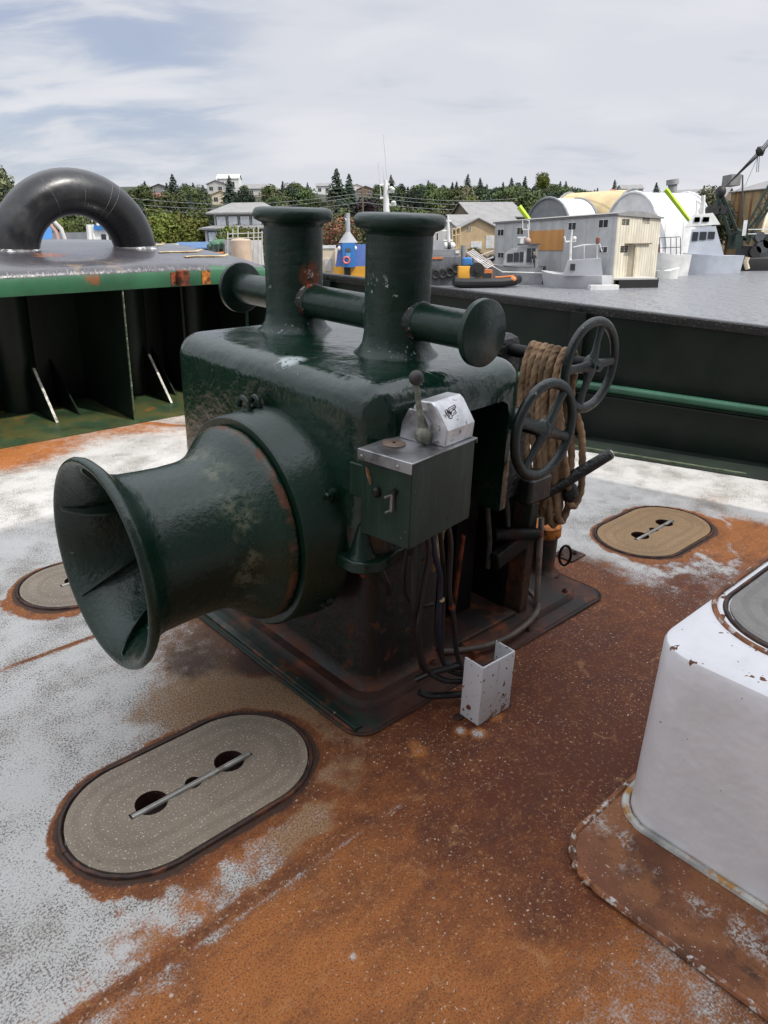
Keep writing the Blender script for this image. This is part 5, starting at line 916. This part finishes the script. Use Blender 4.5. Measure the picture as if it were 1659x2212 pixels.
# ------------------------------------------------------------------ boats and cranes
def hull(P0,P1,beam_,z1,z0=-.3,bow=.25,flare=.25):
    """hull from stern P0 to bow P1 (world xy), top at z1"""
    P0=Vector((P0[0],P0[1],0));P1=Vector((P1[0],P1[1],0)); d=P1-P0; L=d.length; d.normalize(); n=Vector((-d.y,d.x,0)); st=[0,.15,.5,1-bow,1-bow*.45,1]; w=[.85,1,1,.92,.6,.03]; sh=[0,0,0,.12,.25,.4]; vs=[]
    for s,ww,h in zip(st,w,sh):
        for k,(a,z) in enumerate(((-1,1),(-.8,0),(.8,0),(1,1))):
            zz=(z1+h) if z else z0; hw=beam_/2*ww*(1 if z else 1-flare); x=s*L-(0 if z else (.06*L if s>.7 else 0)); vs.append(P0+d*x+n*(hw*(1 if a>0 else -1))+Vector((0,0,zz)))
    fs=[(j*4+k,j*4+(k+1)%4,j*4+4+(k+1)%4,j*4+4+k) for j in range(5) for k in range(4)]+[(3,2,1,0),(20,21,22,23)]
    return MB().add(vs,fs)
def bx(u0,u1,Y0,Y1,z0,z1): return MB().box(GX(u0,Y0,(z0+z1)/2),GX(u1,Y0,(z0+z1)/2),Y0,Y1,z0,z1)
# dark tug with tyres
t=thing('dark_barge','dark grey tug hull hung with black tyre fenders beside the right bollard','tug',GP(940,84,0))
part('hull',bx(860,996,84,92,-.3,3.1),mat('scuffed_dark_hull',(.085,.09,.10),.5,vary=.25,vscale=.8,layers=[dict(c=(.2,.2,.2),s=.9,lo=.5,hi=.7,st=(4,4,.4),a=.6)]),t,sm=False,bevel=.15)
part('bulwark_top',bx(862,992,84.1,91.9,3.1,3.7),'steelgrey',t,sm=False); part('deck_house',bx(880,960,86,90,3.7,4.6),'greypaint',t,sm=False); part('orange_band',bx(930,957,83.9,84,2.75,2.95),'orangep',t,sm=False); part('name_plate',bx(984,992,84.02,84.1,3.3,3.6),'white_p',t,sm=False)
for u,z in ((941,.95),(957,1.0),(972,1.15),(986,1.5)):
    c=GP(u,83.75,z+.25); single('tyre_fender',MB().tube([c+Vector((.38*math.cos(a),0,.42*math.sin(a))) for a in np.linspace(0,2*PI,18,endpoint=False)],.16,8,closed=True),'blackp',{941:'tyre fender half hidden by the right bollard',957:'second tyre fender from the bollard on the dark hull',972:'third tyre fender from the bollard on the dark hull',986:'rightmost tyre fender hanging at the dark hull corner'}[u],'tyre',c,group='tyre fenders on the dark tug')
t2=thing('tug_mast','white mast with radar gear standing on the dark grey tug','mast',GP(969,87,3.7)); part('mast',MB().cyl(GP(970,87,3.7),GP(968,87,7.2),.22,.1,n=8),'white_p',t2)
for z,u0,u1 in ((6.6,961,975),(5.6,956,972),(4.6,958,978)): part('yard',MB().cyl(GP(u0,87,z),GP(u1,87,z),.09,n=6),'white_p',t2)
for u in (962,970,977): part('searchlight',MB().sph(GP(u,86.5,4.1),.36,10,6),'white_p' if u!=970 else 'darkgrey',t2)
single('pile',MB().cyl(GP(1001,86,-1),GP(1001,86,4.1),.3,n=10),'steelgrey','grey mooring pile between the dark tug and the black inflatable','pile',GP(1001,86,0))
# black and orange inflatable
t=thing('inflatable_boat','long black inflatable workboat with orange trim moored below the gangway','inflatable boat',GP(1050,79,0)); xa,xb=GX(984,79,.5),GX(1122,79,.5)
part('tube_collar',MB().tube([(xa,79,.55),(xa+1,78.7,.5),(xb-2,78.7,.5),(xb-.5,79,.62),(xb,80,.72),(xb-.5,81,.62),(xb-2,81.3,.5),(xa+1,81.3,.5),(xa,81,.55)],.46,10),'blackp',t)
part('floor',MB().box(xa+.3,xb-1.2,79,81,.2,.55),'darkgrey',t,sm=False); part('orange_trim',MB().tube([(xa+4,78.7,1.0),(xb-2,78.7,1.0),(xb-.6,79,1.12)],.10,6),'orangep',t); part('bow_pad',MB().sph((xb-.7,79.0,.75),.5,12,8,.7),'orangep',t)
part('orange_locker',bx(991,1015,79.3,80.6,.6,2.1),'yellowp',t,sm=False,bevel=.05); part('blue_tarp',bx(1000,1021,79.8,80.9,2.1,2.95),'bluep',t,sm=False,bevel=.2); part('console',bx(1039,1064,79.3,80.6,.6,1.75),'orangep',t,sm=False); part('console_glass',bx(1042,1062,79.25,79.3,.8,1.4),'glass',t,sm=False)
c=GP(1030,79.6,1.7); part('hose_reel',MB().lathe(c,(0,-1,0),[(0,.75),(.35,.75),(.36,.25),(.5,.25)],16),'blackp',t)
# silver patrol boat with a person aft
t=thing('patrol_boat','silver aluminium patrol boat with cabin and radar in front of the grey building','motor boat',GP(1110,85,0)); M['bareal']=mat('bare_boat_alu',(.36,.37,.38),.4,metal=.3,vary=.2,vscale=.8)
part('hull',hull(GP(1172,84.5,0),GP(1062,86,0),3.0,1.75,bow=.3),'bareal',t,ang=30); part('rub_rail',MB().tube([GP(1172,83,1.2),GP(1085,83.6,1.35),GP(1064,85.8,1.9)],.07,6),'white_p',t)
P=[(1086,2.0),(1092,3.25),(1104,3.65),(1158,4.1),(1163,3.9),(1157,2.0)]; v=[GP(u,Y,z) for Y in (83.9,86.2) for u,z in P]; part('cabin',MB().add(v,[(5,4,3,2,1,0),(6,7,8,9,10,11)]+[(i,(i+1)%6,(i+1)%6+6,i+6) for i in range(6)]),'bareal',t,sm=False)
for u0,u1,z0,z1 in ((1096,1108,2.35,3.2),(1110,1121,2.35,3.3),(1123,1131,2.35,3.35),(1138,1147,2.3,3.7),(1149,1156,2.3,3.7)): part('cabin_window',bx(u0,u1,83.84,83.92,z0,z1),'glass',t,sm=False)
part('roof_visor',bx(1128,1167,83.6,86.5,4.02,4.18),'darkgrey',t,sm=False); part('dome',MB().sph(GP(1140,85,4.45),.35,12,8),'pinkwood',t); part('radar',MB().box(GX(1118,85,4.6),GX(1136,85,4.6),84.9,85.2,4.75,4.9).box(GX(1124,85,4.6),GX(1131,85,4.6),84.9,85.2,4.2,4.75),'white_p',t,sm=False)
part('mast',MB().tube([GP(1143,85,4.2),GP(1140,85,6.1)],.07,6),'white_p',t); part('hoop',MB().tube([GP(1129,85,5.6),GP(1129,85,6.5),GP(1143,85,6.5),GP(1143,85,5.6),GP(1129,85,5.6)],.06,6),'white_p',t)
for u in (1168,1160): part('stern_rail',MB().tube([GP(u,83.4,1.7),GP(u,83.4,2.5),GP(u-10,83.4,2.6),GP(u-10,83.4,1.7)],.04,6),'bareal',t)
for i,u in enumerate((1166,1174)): single('outboard_motor',bx(u,u+5,84,84.6,-.2,1.9),'blackp' if i==0 else 'darkgrey',['black outboard motor on the patrol boat stern, left of the pair','grey outboard motor on the patrol boat stern, right of the pair'][i],'outboard motor',GP(u,84,.2),group='outboard motors',bevel=.1)
# person in dark clothes on the stern
pb=GP(1152,83.6,1.55); J=[(0,0,.95),(0,0,1.2),(0,0,1.42),(0,0,1.52),(0,-.01,1.66),(.17,0,1.40),(.24,-.05,1.15),(.20,-.22,1.0),(-.17,0,1.40),(-.24,-.03,1.15),(-.22,-.18,.98),(.09,0,.9),(.11,-.02,.5),(.11,0,.06),(.11,-.14,.03),(-.09,0,.9),(-.10,-.03,.5),(-.11,.02,.06),(-.11,-.12,.03)]
E_=[(0,1),(1,2),(2,3),(3,4),(2,5),(5,6),(6,7),(2,8),(8,9),(9,10),(0,11),(11,12),(12,13),(13,14),(0,15),(15,16),(16,17),(17,18)]; Rr=[.15,.14,.15,.06,.105,.065,.05,.04,.065,.05,.04,.09,.065,.045,.04,.09,.065,.045,.04]
me=bpy.data.meshes.new('person'); me.from_pydata(J,E_,[]); o=bpy.data.objects.new('person',me); col.objects.link(o); o.location=pb; sm_o=o.modifiers.new('s','SKIN')
for i,r_ in enumerate(Rr): me.skin_vertices[0].data[i].radius=(r_,r_*.85)
me.skin_vertices[0].data[0].use_root=True; o.modifiers.new('u','SUBSURF').levels=1; bake(o); me=o.data
for m_ in ('darkgrey','blackp','skin'): me.materials.append(M[m_])
for p in me.polygons: p.material_index=2 if (p.center.z>1.5 or (abs(p.center.x)>.16 and p.center.z<1.08 and p.center.z>.8 and p.center.y<-.12)) else (1 if p.center.z>.92 else 0)
tag(o,'person in dark clothes standing on the stern of the silver patrol boat','person'); BASE['person']=pb
hr=MB().sph(pb+Vector((0,.02,1.72)),.105,10,6,.8); h_=mkobj('hair',hr,M['palewood'],pb); h_.parent=o
# gangway
t=thing('gangway','pale pink ladder gangway slanting down to the inflatable boat','gangway',GP(1050,84,1)); a,b=WP(1007,546,86),WP(1053,581,82)
for q in (Vector((0,0,0)),Vector((.75,.5,.35))): part('side_rail',MB().cyl(a+q,b+q,.08,n=6),'pinkwood',t)
for k in range(15): p=a.lerp(b,(k+.5)/15); part('rung',MB().cyl(p,p+Vector((.75,.5,.35)),.05,n=5),'white_p',t)
t=thing('dock_gear','heap of dark floats and pipes on the dock left of the grey building','dock gear',GP(1050,95,1))
part('dock',bx(1000,1066,92,97,0,1.6),'darkgrey',t,sm=False)
for k,(u,z) in enumerate(((1040,2.0),(1048,2.4),(1056,2.1),(1062,2.6),(1030,2.2))): part('float_ball',MB().sph(GP(u,94,z),.45,10,6),'blackp' if k%2 else 'greypaint',t)
for z in (2.9,2.2): part('pipe',MB().cyl(GP(1038,93,z),GP(1066,93,z+.5),.09,n=6),'lightwall',t)
for (u,z,h) in ((1024,1.5,2.4),(1034,1.5,1.8)): tree('d1',GP(u,95,z),h,{1024:'small green bush on the dock under the gangway',1034:'smaller green bush right beside the gangway foot'}[u],wid=1.3)
# grey aluminium launch against the wall, white mast and rail
t=thing('grey_launch','pale grey launch with a white mast and roof rail lying along the grey wall','launch',GP(1240,77,0)); M['gl']=mat('launch_grey',(.44,.45,.46),.5,vary=.08,vscale=.5)
part('hull',hull(GP(1312,74.5,0),GP(1168,80,0),2.8,1.2,bow=.3),'gl',t,ang=30); P=[(1216,1.2),(1226,2.6),(1298,2.8),(1302,1.2)]; v=[GP(u,Y+(1240-u)*.018,z) for Y in (75.2,76.9) for u,z in P]; part('cabin',MB().add(v,[(3,2,1,0),(4,5,6,7)]+[(i,(i+1)%4,(i+1)%4+4,i+4) for i in range(4)]),'gl',t,sm=False)
[part('cabin_window',bx(q,q+10,75.1,75.18,1.7,2.3),'glass',t,sm=False) for q in (1232,1247,1262,1277)]; part('rail_post',MB().cyl(GP(1262,75.6,2.7),GP(1262,75.6,4.0),.05,n=5),'white_p',t); part('rail_post',MB().cyl(GP(1290,75.0,2.7),GP(1290,75.0,4.0),.05,n=5),'white_p',t); part('mast',MB().tube([GP(1232,76,2.5),GP(1233,76,4.2),GP(1236,76,5.4)],[.14,.12,.06],8),'white_p',t); part('mast_arm',MB().tube([GP(1219,76,4.8),GP(1222,76,4.3),GP(1244,76,4.35)],.09,6),'white_p',t); part('radar_dome',MB().sph(GP(1241,76,4.6),.2,10,6),'white_p',t)
part('roof_rail',MB().tube([GP(1238,75.6,3.8),GP(1262,75.4,4.0),GP(1296,74.8,4.05),GP(1300,74.8,3.4)],.06,6),'white_p',t)
single('signal_lamp',MB().lathe(GP(1291,74.9,4.1),(0,0,1),[(0,.12),(.1,.2),(.5,.2),(.6,.1)],10),'redroof','small dark red lamp housing on the launch roof rail end','lamp',GP(1291,74.9,4.1))
single('pontoon',bx(1276,1337,72.5,73.6,-.2,.42),'white_p','low white pontoon edge on the water below the grey wall','pontoon',GP(1300,73,0),sm=False); single('pontoon',bx(1337,1422,75,80,-.2,.75),'blackp','dark float with pale speckled top in front of the cream wall','float',GP(1380,76,0),sm=False)
single('float_deck',bx(1310,1420,75.2,80,.76,.9),'lightwall','pale deck boards on the dark float below the cream wall','deck boards',GP(1370,76,.8),sm=False)
# white boat behind
t=thing('white_launch','white launch with railings moored between the cream wall and the big white boat','launch',GP(1438,98,0)); part('hull',hull(GP(1472,100,0),GP(1404,98,0),3.2,2.6,bow=.25),'white_p',t,ang=30); part('red_box',bx(1418,1425,98,98.6,2.9,3.9),'redroof',t,sm=False)
for z in (3.4,4.6): part('rail',MB().cyl(GP(1413,98,z),GP(1470,98,z+.1),.05,n=5),'darkgrey',t)
for u in (1413,1425,1437,1449,1461,1470): part('rail_post',MB().cyl(GP(u,98,2.4),GP(u,98,4.6),.05,n=5),'darkgrey',t)
t=thing('skiff','small white flat skiff afloat beside the cream building end','skiff',GP(1440,92,0)); part('hull',hull(GP(1415,92,0),GP(1466,92,0),1.8,.95,bow=.35),'white_p',t,ang=30); part('thwart',bx(1430,1434,91.2,92.8,.9,1.0),'greypaint',t,sm=False)
M['yw']=mat('yacht_hazed_white',(.42,.45,.50),.5,vary=.1,vscale=.5)  # white hull colour greyed towards blue, haze mixed into the paint
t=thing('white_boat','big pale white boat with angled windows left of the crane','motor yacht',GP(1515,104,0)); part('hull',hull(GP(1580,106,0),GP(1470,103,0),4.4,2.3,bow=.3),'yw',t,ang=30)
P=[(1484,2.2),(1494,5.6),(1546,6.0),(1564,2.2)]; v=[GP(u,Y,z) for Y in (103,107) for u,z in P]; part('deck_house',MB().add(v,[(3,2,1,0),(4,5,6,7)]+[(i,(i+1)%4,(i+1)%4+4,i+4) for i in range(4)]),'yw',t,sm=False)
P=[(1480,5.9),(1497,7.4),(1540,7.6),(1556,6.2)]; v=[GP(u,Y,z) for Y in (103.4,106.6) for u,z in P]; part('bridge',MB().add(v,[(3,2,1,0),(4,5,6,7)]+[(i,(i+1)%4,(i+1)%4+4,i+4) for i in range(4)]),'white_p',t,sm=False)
for u0,u1,z0,z1 in ((1496,1508,4.2,5.3),(1512,1526,4.3,5.3),(1530,1544,4.4,5.3),(1500,1512,6.5,7.1),(1518,1532,6.5,7.1)): part('window',bx(u0,u1,102.9 if z0<5 else 103.3,103.3,z0,z1),'glass',t,sm=False)
part('flybridge_frame',MB().tube([GP(1504,105,7.4),GP(1506,105,9.2),GP(1514,105,8.6),GP(1519,105,7.5)],.14,6),'white_p',t); part('horn_mast',MB().cyl(GP(1519,105,7.5),GP(1519,105,9.8),.22,.3,n=8),'white_p',t)
# crane barge
t=thing('crane_barge','black barge with white marked tyre ends under the green crane','barge',GP(1650,112,0)); part('hull',MB().box(GX(1614,112,1),GX(1760,112,1),112,124,-.3,1.9),'blackp',t,sm=False,bevel=.3); part('deck_gear',bx(1630,1700,114,120,1.9,3.4),'darkgrey',t,sm=False)
for k,(u,z,r_) in enumerate(((1625,2.6,.8),(1640,3.3,.9),(1655,4.0,1.0),(1635,4.6,.7))): part('winch_drum',MB().lathe(GP(u,113.2,z),(0,-1,0),[(0,r_),(.2,r_),(.21,r_*.6),(.9,r_*.6),(.91,r_),(1.1,r_)],14),'darkgrey' if k%2 else 'blackp',t)
for z in (5.0,5.6): part('rail',MB().cyl(GP(1616,112.3,z),GP(1665,112.3,z),.06,n=5),'white_p',t)
single('mooring_bumper',MB().tube([GP(1615,111.8,.3),GP(1611,111.8,1.2),GP(1615,111.8,1.9)],.35,8),'cream','pale bumper on the left corner of the crane barge','bumper',GP(1613,111.8,.5))
t=thing('derrick_crane','dark green lattice derrick crane with A-frame and cables at the right edge','crane',GP(1600,116,2))
def lat(nm,a,b,w,r,par,seg=9,mt='dgreenp'):
    a=Vector(a);b=Vector(b); q=part(nm,MB().tube([a,b],r,5),mt,par); s=(b-a).cross(Vector((0,1,0))).normalized()*w
    part('chord',MB().tube([a+s,b+s*.5],r,5),mt,q); part('chord',MB().tube([a+s*.5+Vector((0,w,0)),b+s*.3+Vector((0,w*.5,0))],r,5),mt,q); pts=[]
    for k in range(seg+1): f=k/seg; pts.append(a.lerp(b,f)+(s*(1-.5*f) if k%2 else Vector((0,0,0))))
    part('lacing',MB().tube(pts,r*.6,4),mt,q)
Y=116; ap=WP(1557,414,Y)
lat('mast_leg',WP(1602,522,Y),ap,1.3,.26,t); part('mast_leg',MB().cyl(WP(1541,452,Y),ap,.22,n=6),'dgreenp',t); part('mast_leg',MB().cyl(WP(1550,470,Y+3),ap,.18,n=6),'dgreenp',t)
part('cross_beam',MB().cyl(WP(1528,454,Y),WP(1562,453,Y),.28,n=6),'blackp',t); part('cross_beam',MB().cyl(WP(1536,462,Y),WP(1568,460,Y),.18,n=6),'blackp',t)
for u,v in ((1531,454),(1545,454),(1559,453)): part('winch',MB().lathe(WP(u,v,Y-.5),(0,-1,0),[(0,.6),(.5,.6)],10),'blackp',t)
part('crane_base',MB().tube([WP(1588,500,Y),WP(1612,512,Y)],.55,6),'dgreenp',t); part('cab',bx(1588,1604,115,117.5,3.0,5.0),'dgreenp',t,sm=False); part('cab_window',bx(1605,1613,114.9,115,4.8,6.9),'white_p',t,sm=False)
part('head_sheaves',MB().sph(ap,.75,10,8,1.1),'blackp',t); lat('boom',WP(1616,527,Y),WP(1672,402,Y),1.5,.17,t,11); lat('jib_strut',WP(1612,520,Y+1),WP(1668,440,Y+1),.9,.14,t,8)
blk=WP(1642,327,Y); part('cable_block',MB().tube([WP(1636,330,Y),blk,WP(1648,321,Y)],[.5,.75,.45],8),'blackp',t)
for q in ((0,0),(3,2),(-2,-3),(5,4)): part('stay_cable',MB().tube([ap+Vector((0,q[0]*.05,0)),WP(1642+q[0]*.6,327+q[1],Y),WP(1705,255+q[1]*2.2,Y)],.065,5),'blackp',t)
for q in (0,6): part('hoist_line',MB().tube([WP(1637+q*.6,335,Y),WP(1634+q*.7,372,Y)],.045,5),'darkgrey',t)
part('tie_line',MB().tube([ap,WP(1578,448,Y),WP(1592,470,Y)],.05,5),'darkgrey',t); part('back_line',MB().tube([blk,WP(1610,400,Y),WP(1580,420,Y)],.03,5),'darkgrey',t)
single('light_pole',MB().cyl(GP(1604,118,3),WP(1604,378,118),.13,n=6),'darkgrey','thin dark pole right of the crane mast head','pole',GP(1604,118,3))
# blue and yellow tug, pale barge, masts
t=thing('blue_tug','blue and yellow tug superstructure with grey exhaust stack seen between the bollards','tug',GP(755,75,0))
part('lower_house',bx(722,800,75,80,.6,2.35),'yellowp',t,sm=False); v=[]
for z,u0,u1 in ((2.36,725,800),(4.35,731,792)): 
    for Y_ in (75,80): v+=[GP(u0,Y_,z),GP(u1,Y_,z)]
part('upper_house',MB().add(v,[(0,1,3,2),(4,6,7,5),(0,4,5,1),(2,3,7,6),(0,2,6,4),(1,5,7,3)]),mat('tug_blue',(.10,.17,.42),.45,vary=.1),t,sm=False)
c_=part('centre_casing',bx(740,767,74.3,75.2,2.3,4.5),'bluep',t,sm=False); part('vent_slot',bx(747,757,74.24,74.3,3.7,4.0),'roofdark',c_,sm=False); part('pale_plate',bx(747,757,74.24,74.3,3.2,3.6),mat('tug_light_blue',(.08,.28,.5),.5),c_,sm=False); part('dark_doorway',bx(744,757,74.9,75,.6,2.3),'blackp',t,sm=False)
for u in (733,767): part('floodlight',MB().sph(GP(u,74.6,4.0),.2,10,6),'white_p',t)
part('stack_cone',MB().lathe(GP(752,77,4.5),(0,0,1),[(0,.95),(.9,.28),(1.0,.25)],14),'greypaint',t); part('exhaust',MB().tube([GP(752,77,5.3),GP(751,77,7.2),WP(748,476,77),WP(744,468,77)],[.22,.21,.2,.15],10),'bareal',t)
single('life_ring',MB().tube([GP(748.5,74.1,2.95)+Vector((.28*math.cos(a),0,.28*math.sin(a))) for a in np.linspace(0,2*PI,20,endpoint=False)],.085,8,closed=True),mat('ring_red_white',(.6,.15,.15),.6,vary=.4,vscale=2.5),'red and white life ring hanging on the blue tug','life ring',GP(748,74,2.9))
t=thing('pale_barge','pale cream barge side left of the blue tug','barge',GP(700,80,0)); part('side',bx(640,724,80,86,-.2,4.0),'cream',t,sm=False); part('rim',bx(638,725,79.9,80.6,4.0,4.3),'white_p',t,sm=False); part('locker',bx(702,716,79.85,80,1.8,3.0),'lightwall',t,sm=False)
t=thing('radar_mast','tall white boat mast with whip antennas and radars rising behind the right bollard','mast',GP(838,70,0)); part('mast',MB().tube([GP(838,70,2),WP(835,452,70),WP(833,388,70)],[.32,.28,.16],10),'white_p',t)
for a,b in (((823,428),(817,350)),((839,428),(828,290)),((830,400),(827,360))): part('whip_antenna',MB().tube([WP(*a,70),WP(*b,70)],[.04,.018],5),'lightwall',t)
for v_,u0,u1 in ((415,830,852),(443,832,856),(400,820,842),(428,821,840)): part('platform',MB().cyl(WP(u0,v_,70),WP(u1,v_-1,70),.10,n=6),'white_p',t)
for u,v_ in ((848,409),(850,437),(845,406)): part('radar_drum',MB().sph(WP(u,v_,69.8),.22,12,8,.6),'white_p',t)
part('hull',hull(GP(900,68,0),GP(800,74,0),3.5,1.8),'white_p',t,ang=30); part('wheelhouse',bx(826,880,69,72,1.8,4.8),'white_p',t,sm=False)
# seen through the staple
t=thing('blue_roof_cabin','white cabin with a blue pitched roof seen through the staple','cabin',GP(100,66,0)); part('wall',bx(88,112,66,69,1.5,4.9),'white_p',t,sm=False); v=[WP(84,518,65.6),WP(113,516,65.6),WP(112,488,67),WP(100,486,67),WP(84,518,70),WP(113,516,70)]; part('roof',MB().add(v,[(0,1,2,3),(4,5,2,3),(1,5,2),(0,3,4),(0,1,5,4)]),'bluep',t,sm=False)
for i,(a,b,c) in enumerate((((109,486),(121,500),(129,532)),((118,480),(132,495),(145,532)))): single('exhaust_pipe',MB().tube([WP(*a,62),WP(*b,62),WP(*c,62),WP(c[0]+2,c[1]+30,62)],.17,8),'pinkwood' if i==0 else 'lightwall',['bent brown grey exhaust pipe next to the blue roofed cabin','bent pale exhaust pipe nearer the arch centre'][i],'exhaust pipe',WP(*c,62))
single('quay_wall',bx(60,330,98,99,0,6.2),'steelgrey','grey quay wall behind the boats seen through the staple','wall',GP(160,98,0),sm=False)
t=thing('white_wheelhouse','white wheelhouse with blue roof and railings seen through the staple','wheelhouse',GP(220,60,0)); part('house',bx(205,262,60,63,1.5,5.6),'white_p',t,sm=False); part('roof',bx(203,264,59.8,63.2,5.6,5.95),'bluep',t,sm=False); part('window',bx(220,230,59.95,60,4.4,5.3),'glass',t,sm=False); part('window',bx(236,244,59.95,60,4.4,5.3),'glass',t,sm=False); part('dash',bx(203,265,58.8,60,3.0,4.1),'white_p',t,sm=False)
part('post',MB().tube([WP(192,485,60),WP(196,530,60)],.22,8),'white_p',t); part('post',MB().tube([WP(200,485,60),WP(205,530,60)],.12,8),'white_p',t); part('searchlight',MB().sph(WP(214,487,60),.22,10,6),'white_p',t); part('whip_antenna',MB().tube([WP(199,480,60),WP(197,372,60),WP(189,325,60)],[.03,.025,.012],5),'lightwall',t)


# ------------------------------------------------------------------ light, sky
sd=(Q@Vector((.20,-.66,.95))).normalized()       # towards the sun (world)
sun=bpy.data.lights.new('sun','SUN'); sun.energy=2.7; sun.angle=math.radians(.6); sun.color=(1,.95,.87)
so=bpy.data.objects.new('sun',sun); col.objects.link(so); so.rotation_euler=sd.to_track_quat('Z','Y').to_euler()
w=bpy.data.worlds.new('World'); sc.world=w; w.use_nodes=True; nt=w.node_tree; bg=nt.nodes['Background']
sk=nt.nodes.new('ShaderNodeTexSky'); sk.sky_type='NISHITA'; sk.sun_disc=False; sk.sun_elevation=math.asin(sd.z); sk.sun_rotation=math.atan2(sd.x,sd.y); sk.air_density=1; sk.dust_density=2
tc=nt.nodes.new('ShaderNodeTexCoord'); g=tc.outputs['Generated']; sp=nt.nodes.new('ShaderNodeSeparateXYZ'); lk(nt,g,sp.inputs[0])
zc=mth(nt,'MAXIMUM',mth(nt,'ADD',sp.outputs[2],.22),.16)
cb_=nt.nodes.new('ShaderNodeCombineXYZ'); lk(nt,mth(nt,'DIVIDE',sp.outputs[0],zc),cb_.inputs[0]); lk(nt,mth(nt,'DIVIDE',sp.outputs[1],zc),cb_.inputs[1]); pl=cb_.outputs[0]
n1=nz(nt,pl,1.1,6,.5,(1,1.7,1),.3); n2=nz(nt,pl,2.6,8,.56,(.95,1.7,1),.5); n3=nz(nt,pl,.35,4,.5)
streak=sst(nt,mth(nt,'ADD',mth(nt,'MULTIPLY',n2,.5),mth(nt,'MULTIPLY',n1,.6)),.56,.70)
cloud=cmix(nt,mth(nt,'MULTIPLY',streak,.55),(5.9,6.05,6.5),(4.5,4.8,5.7))
cloud=cmix(nt,mth(nt,'MULTIPLY',sst(nt,n1,.50,.30),.8),cloud,(6.7,6.8,7.1))
dd=nt.nodes.new('ShaderNodeVectorMath'); dd.operation='DOT_PRODUCT'; nn=nt.nodes.new('ShaderNodeVectorMath'); nn.operation='NORMALIZE'; lk(nt,g,nn.inputs[0]); lk(nt,nn.outputs[0],dd.inputs[0]); dd.inputs[1].default_value=tuple(wray(170,120).normalized())
gap=mth(nt,'MULTIPLY',sst(nt,dd.outputs['Value'],.972,.999),sst(nt,mth(nt,'ADD',mth(nt,'MULTIPLY',n2,.6),mth(nt,'MULTIPLY',n1,.4)),.42,.58))
skb=nt.nodes.new('ShaderNodeMix'); skb.data_type='RGBA'; skb.inputs[0].default_value=.35; lk(nt,sk.outputs[0],skb.inputs[6]); skb.inputs[7].default_value=(2.6,3.1,5.2,1)
c=cmix(nt,mth(nt,'MULTIPLY',gap,.60),cloud,skb.outputs[2])
c=cmix(nt,.04,c,sk.outputs[0])
# thin overcast: brighter overhead and around the veiled sun than near the horizon
sd2=nt.nodes.new('ShaderNodeVectorMath'); sd2.operation='DOT_PRODUCT'; lk(nt,nn.outputs[0],sd2.inputs[0]); sd2.inputs[1].default_value=tuple(sd)
hi=mth(nt,'ADD',1.0,mth(nt,'ADD',mth(nt,'MULTIPLY',sst(nt,sp.outputs[2],.30,.80),1.3),mth(nt,'MULTIPLY',sst(nt,sd2.outputs['Value'],.70,1.0),1.2)))
mm=nt.nodes.new('ShaderNodeVectorMath'); mm.operation='SCALE'; lk(nt,c,mm.inputs[0]); lk(nt,hi,mm.inputs['Scale']); c=mm.outputs[0]
lk(nt,c,bg.inputs[0]); bg.inputs[1].default_value=.10
sc.view_settings.view_transform='Standard'; sc.view_settings.look='None'; sc.view_settings.exposure=.28; sc.view_settings.gamma=1
# unseen wheelhouse front added behind the photographer: it throws the shade over the near deck
dh=thing('deckhouse','unseen grey ship wheelhouse behind the photographer','deckhouse',(.5,-1.6,0),fr=DECK)
part('wall',MB().box(-9,5.1,-2.2,-1.45,0,6.9),mat('deckhouse_green',(.30,.31,.30),.8,vary=.05),dh,sm=False)
part('roof',MB().box(-4.7,5.25,-2.4,-1.28,6.9,7.25),'hatch',dh,sm=False)
for k in range(6): part('window',MB().box(-3.9+k*1.45,-2.8+k*1.45,-1.455,-1.44,4.4,5.5),'black',dh,sm=False)
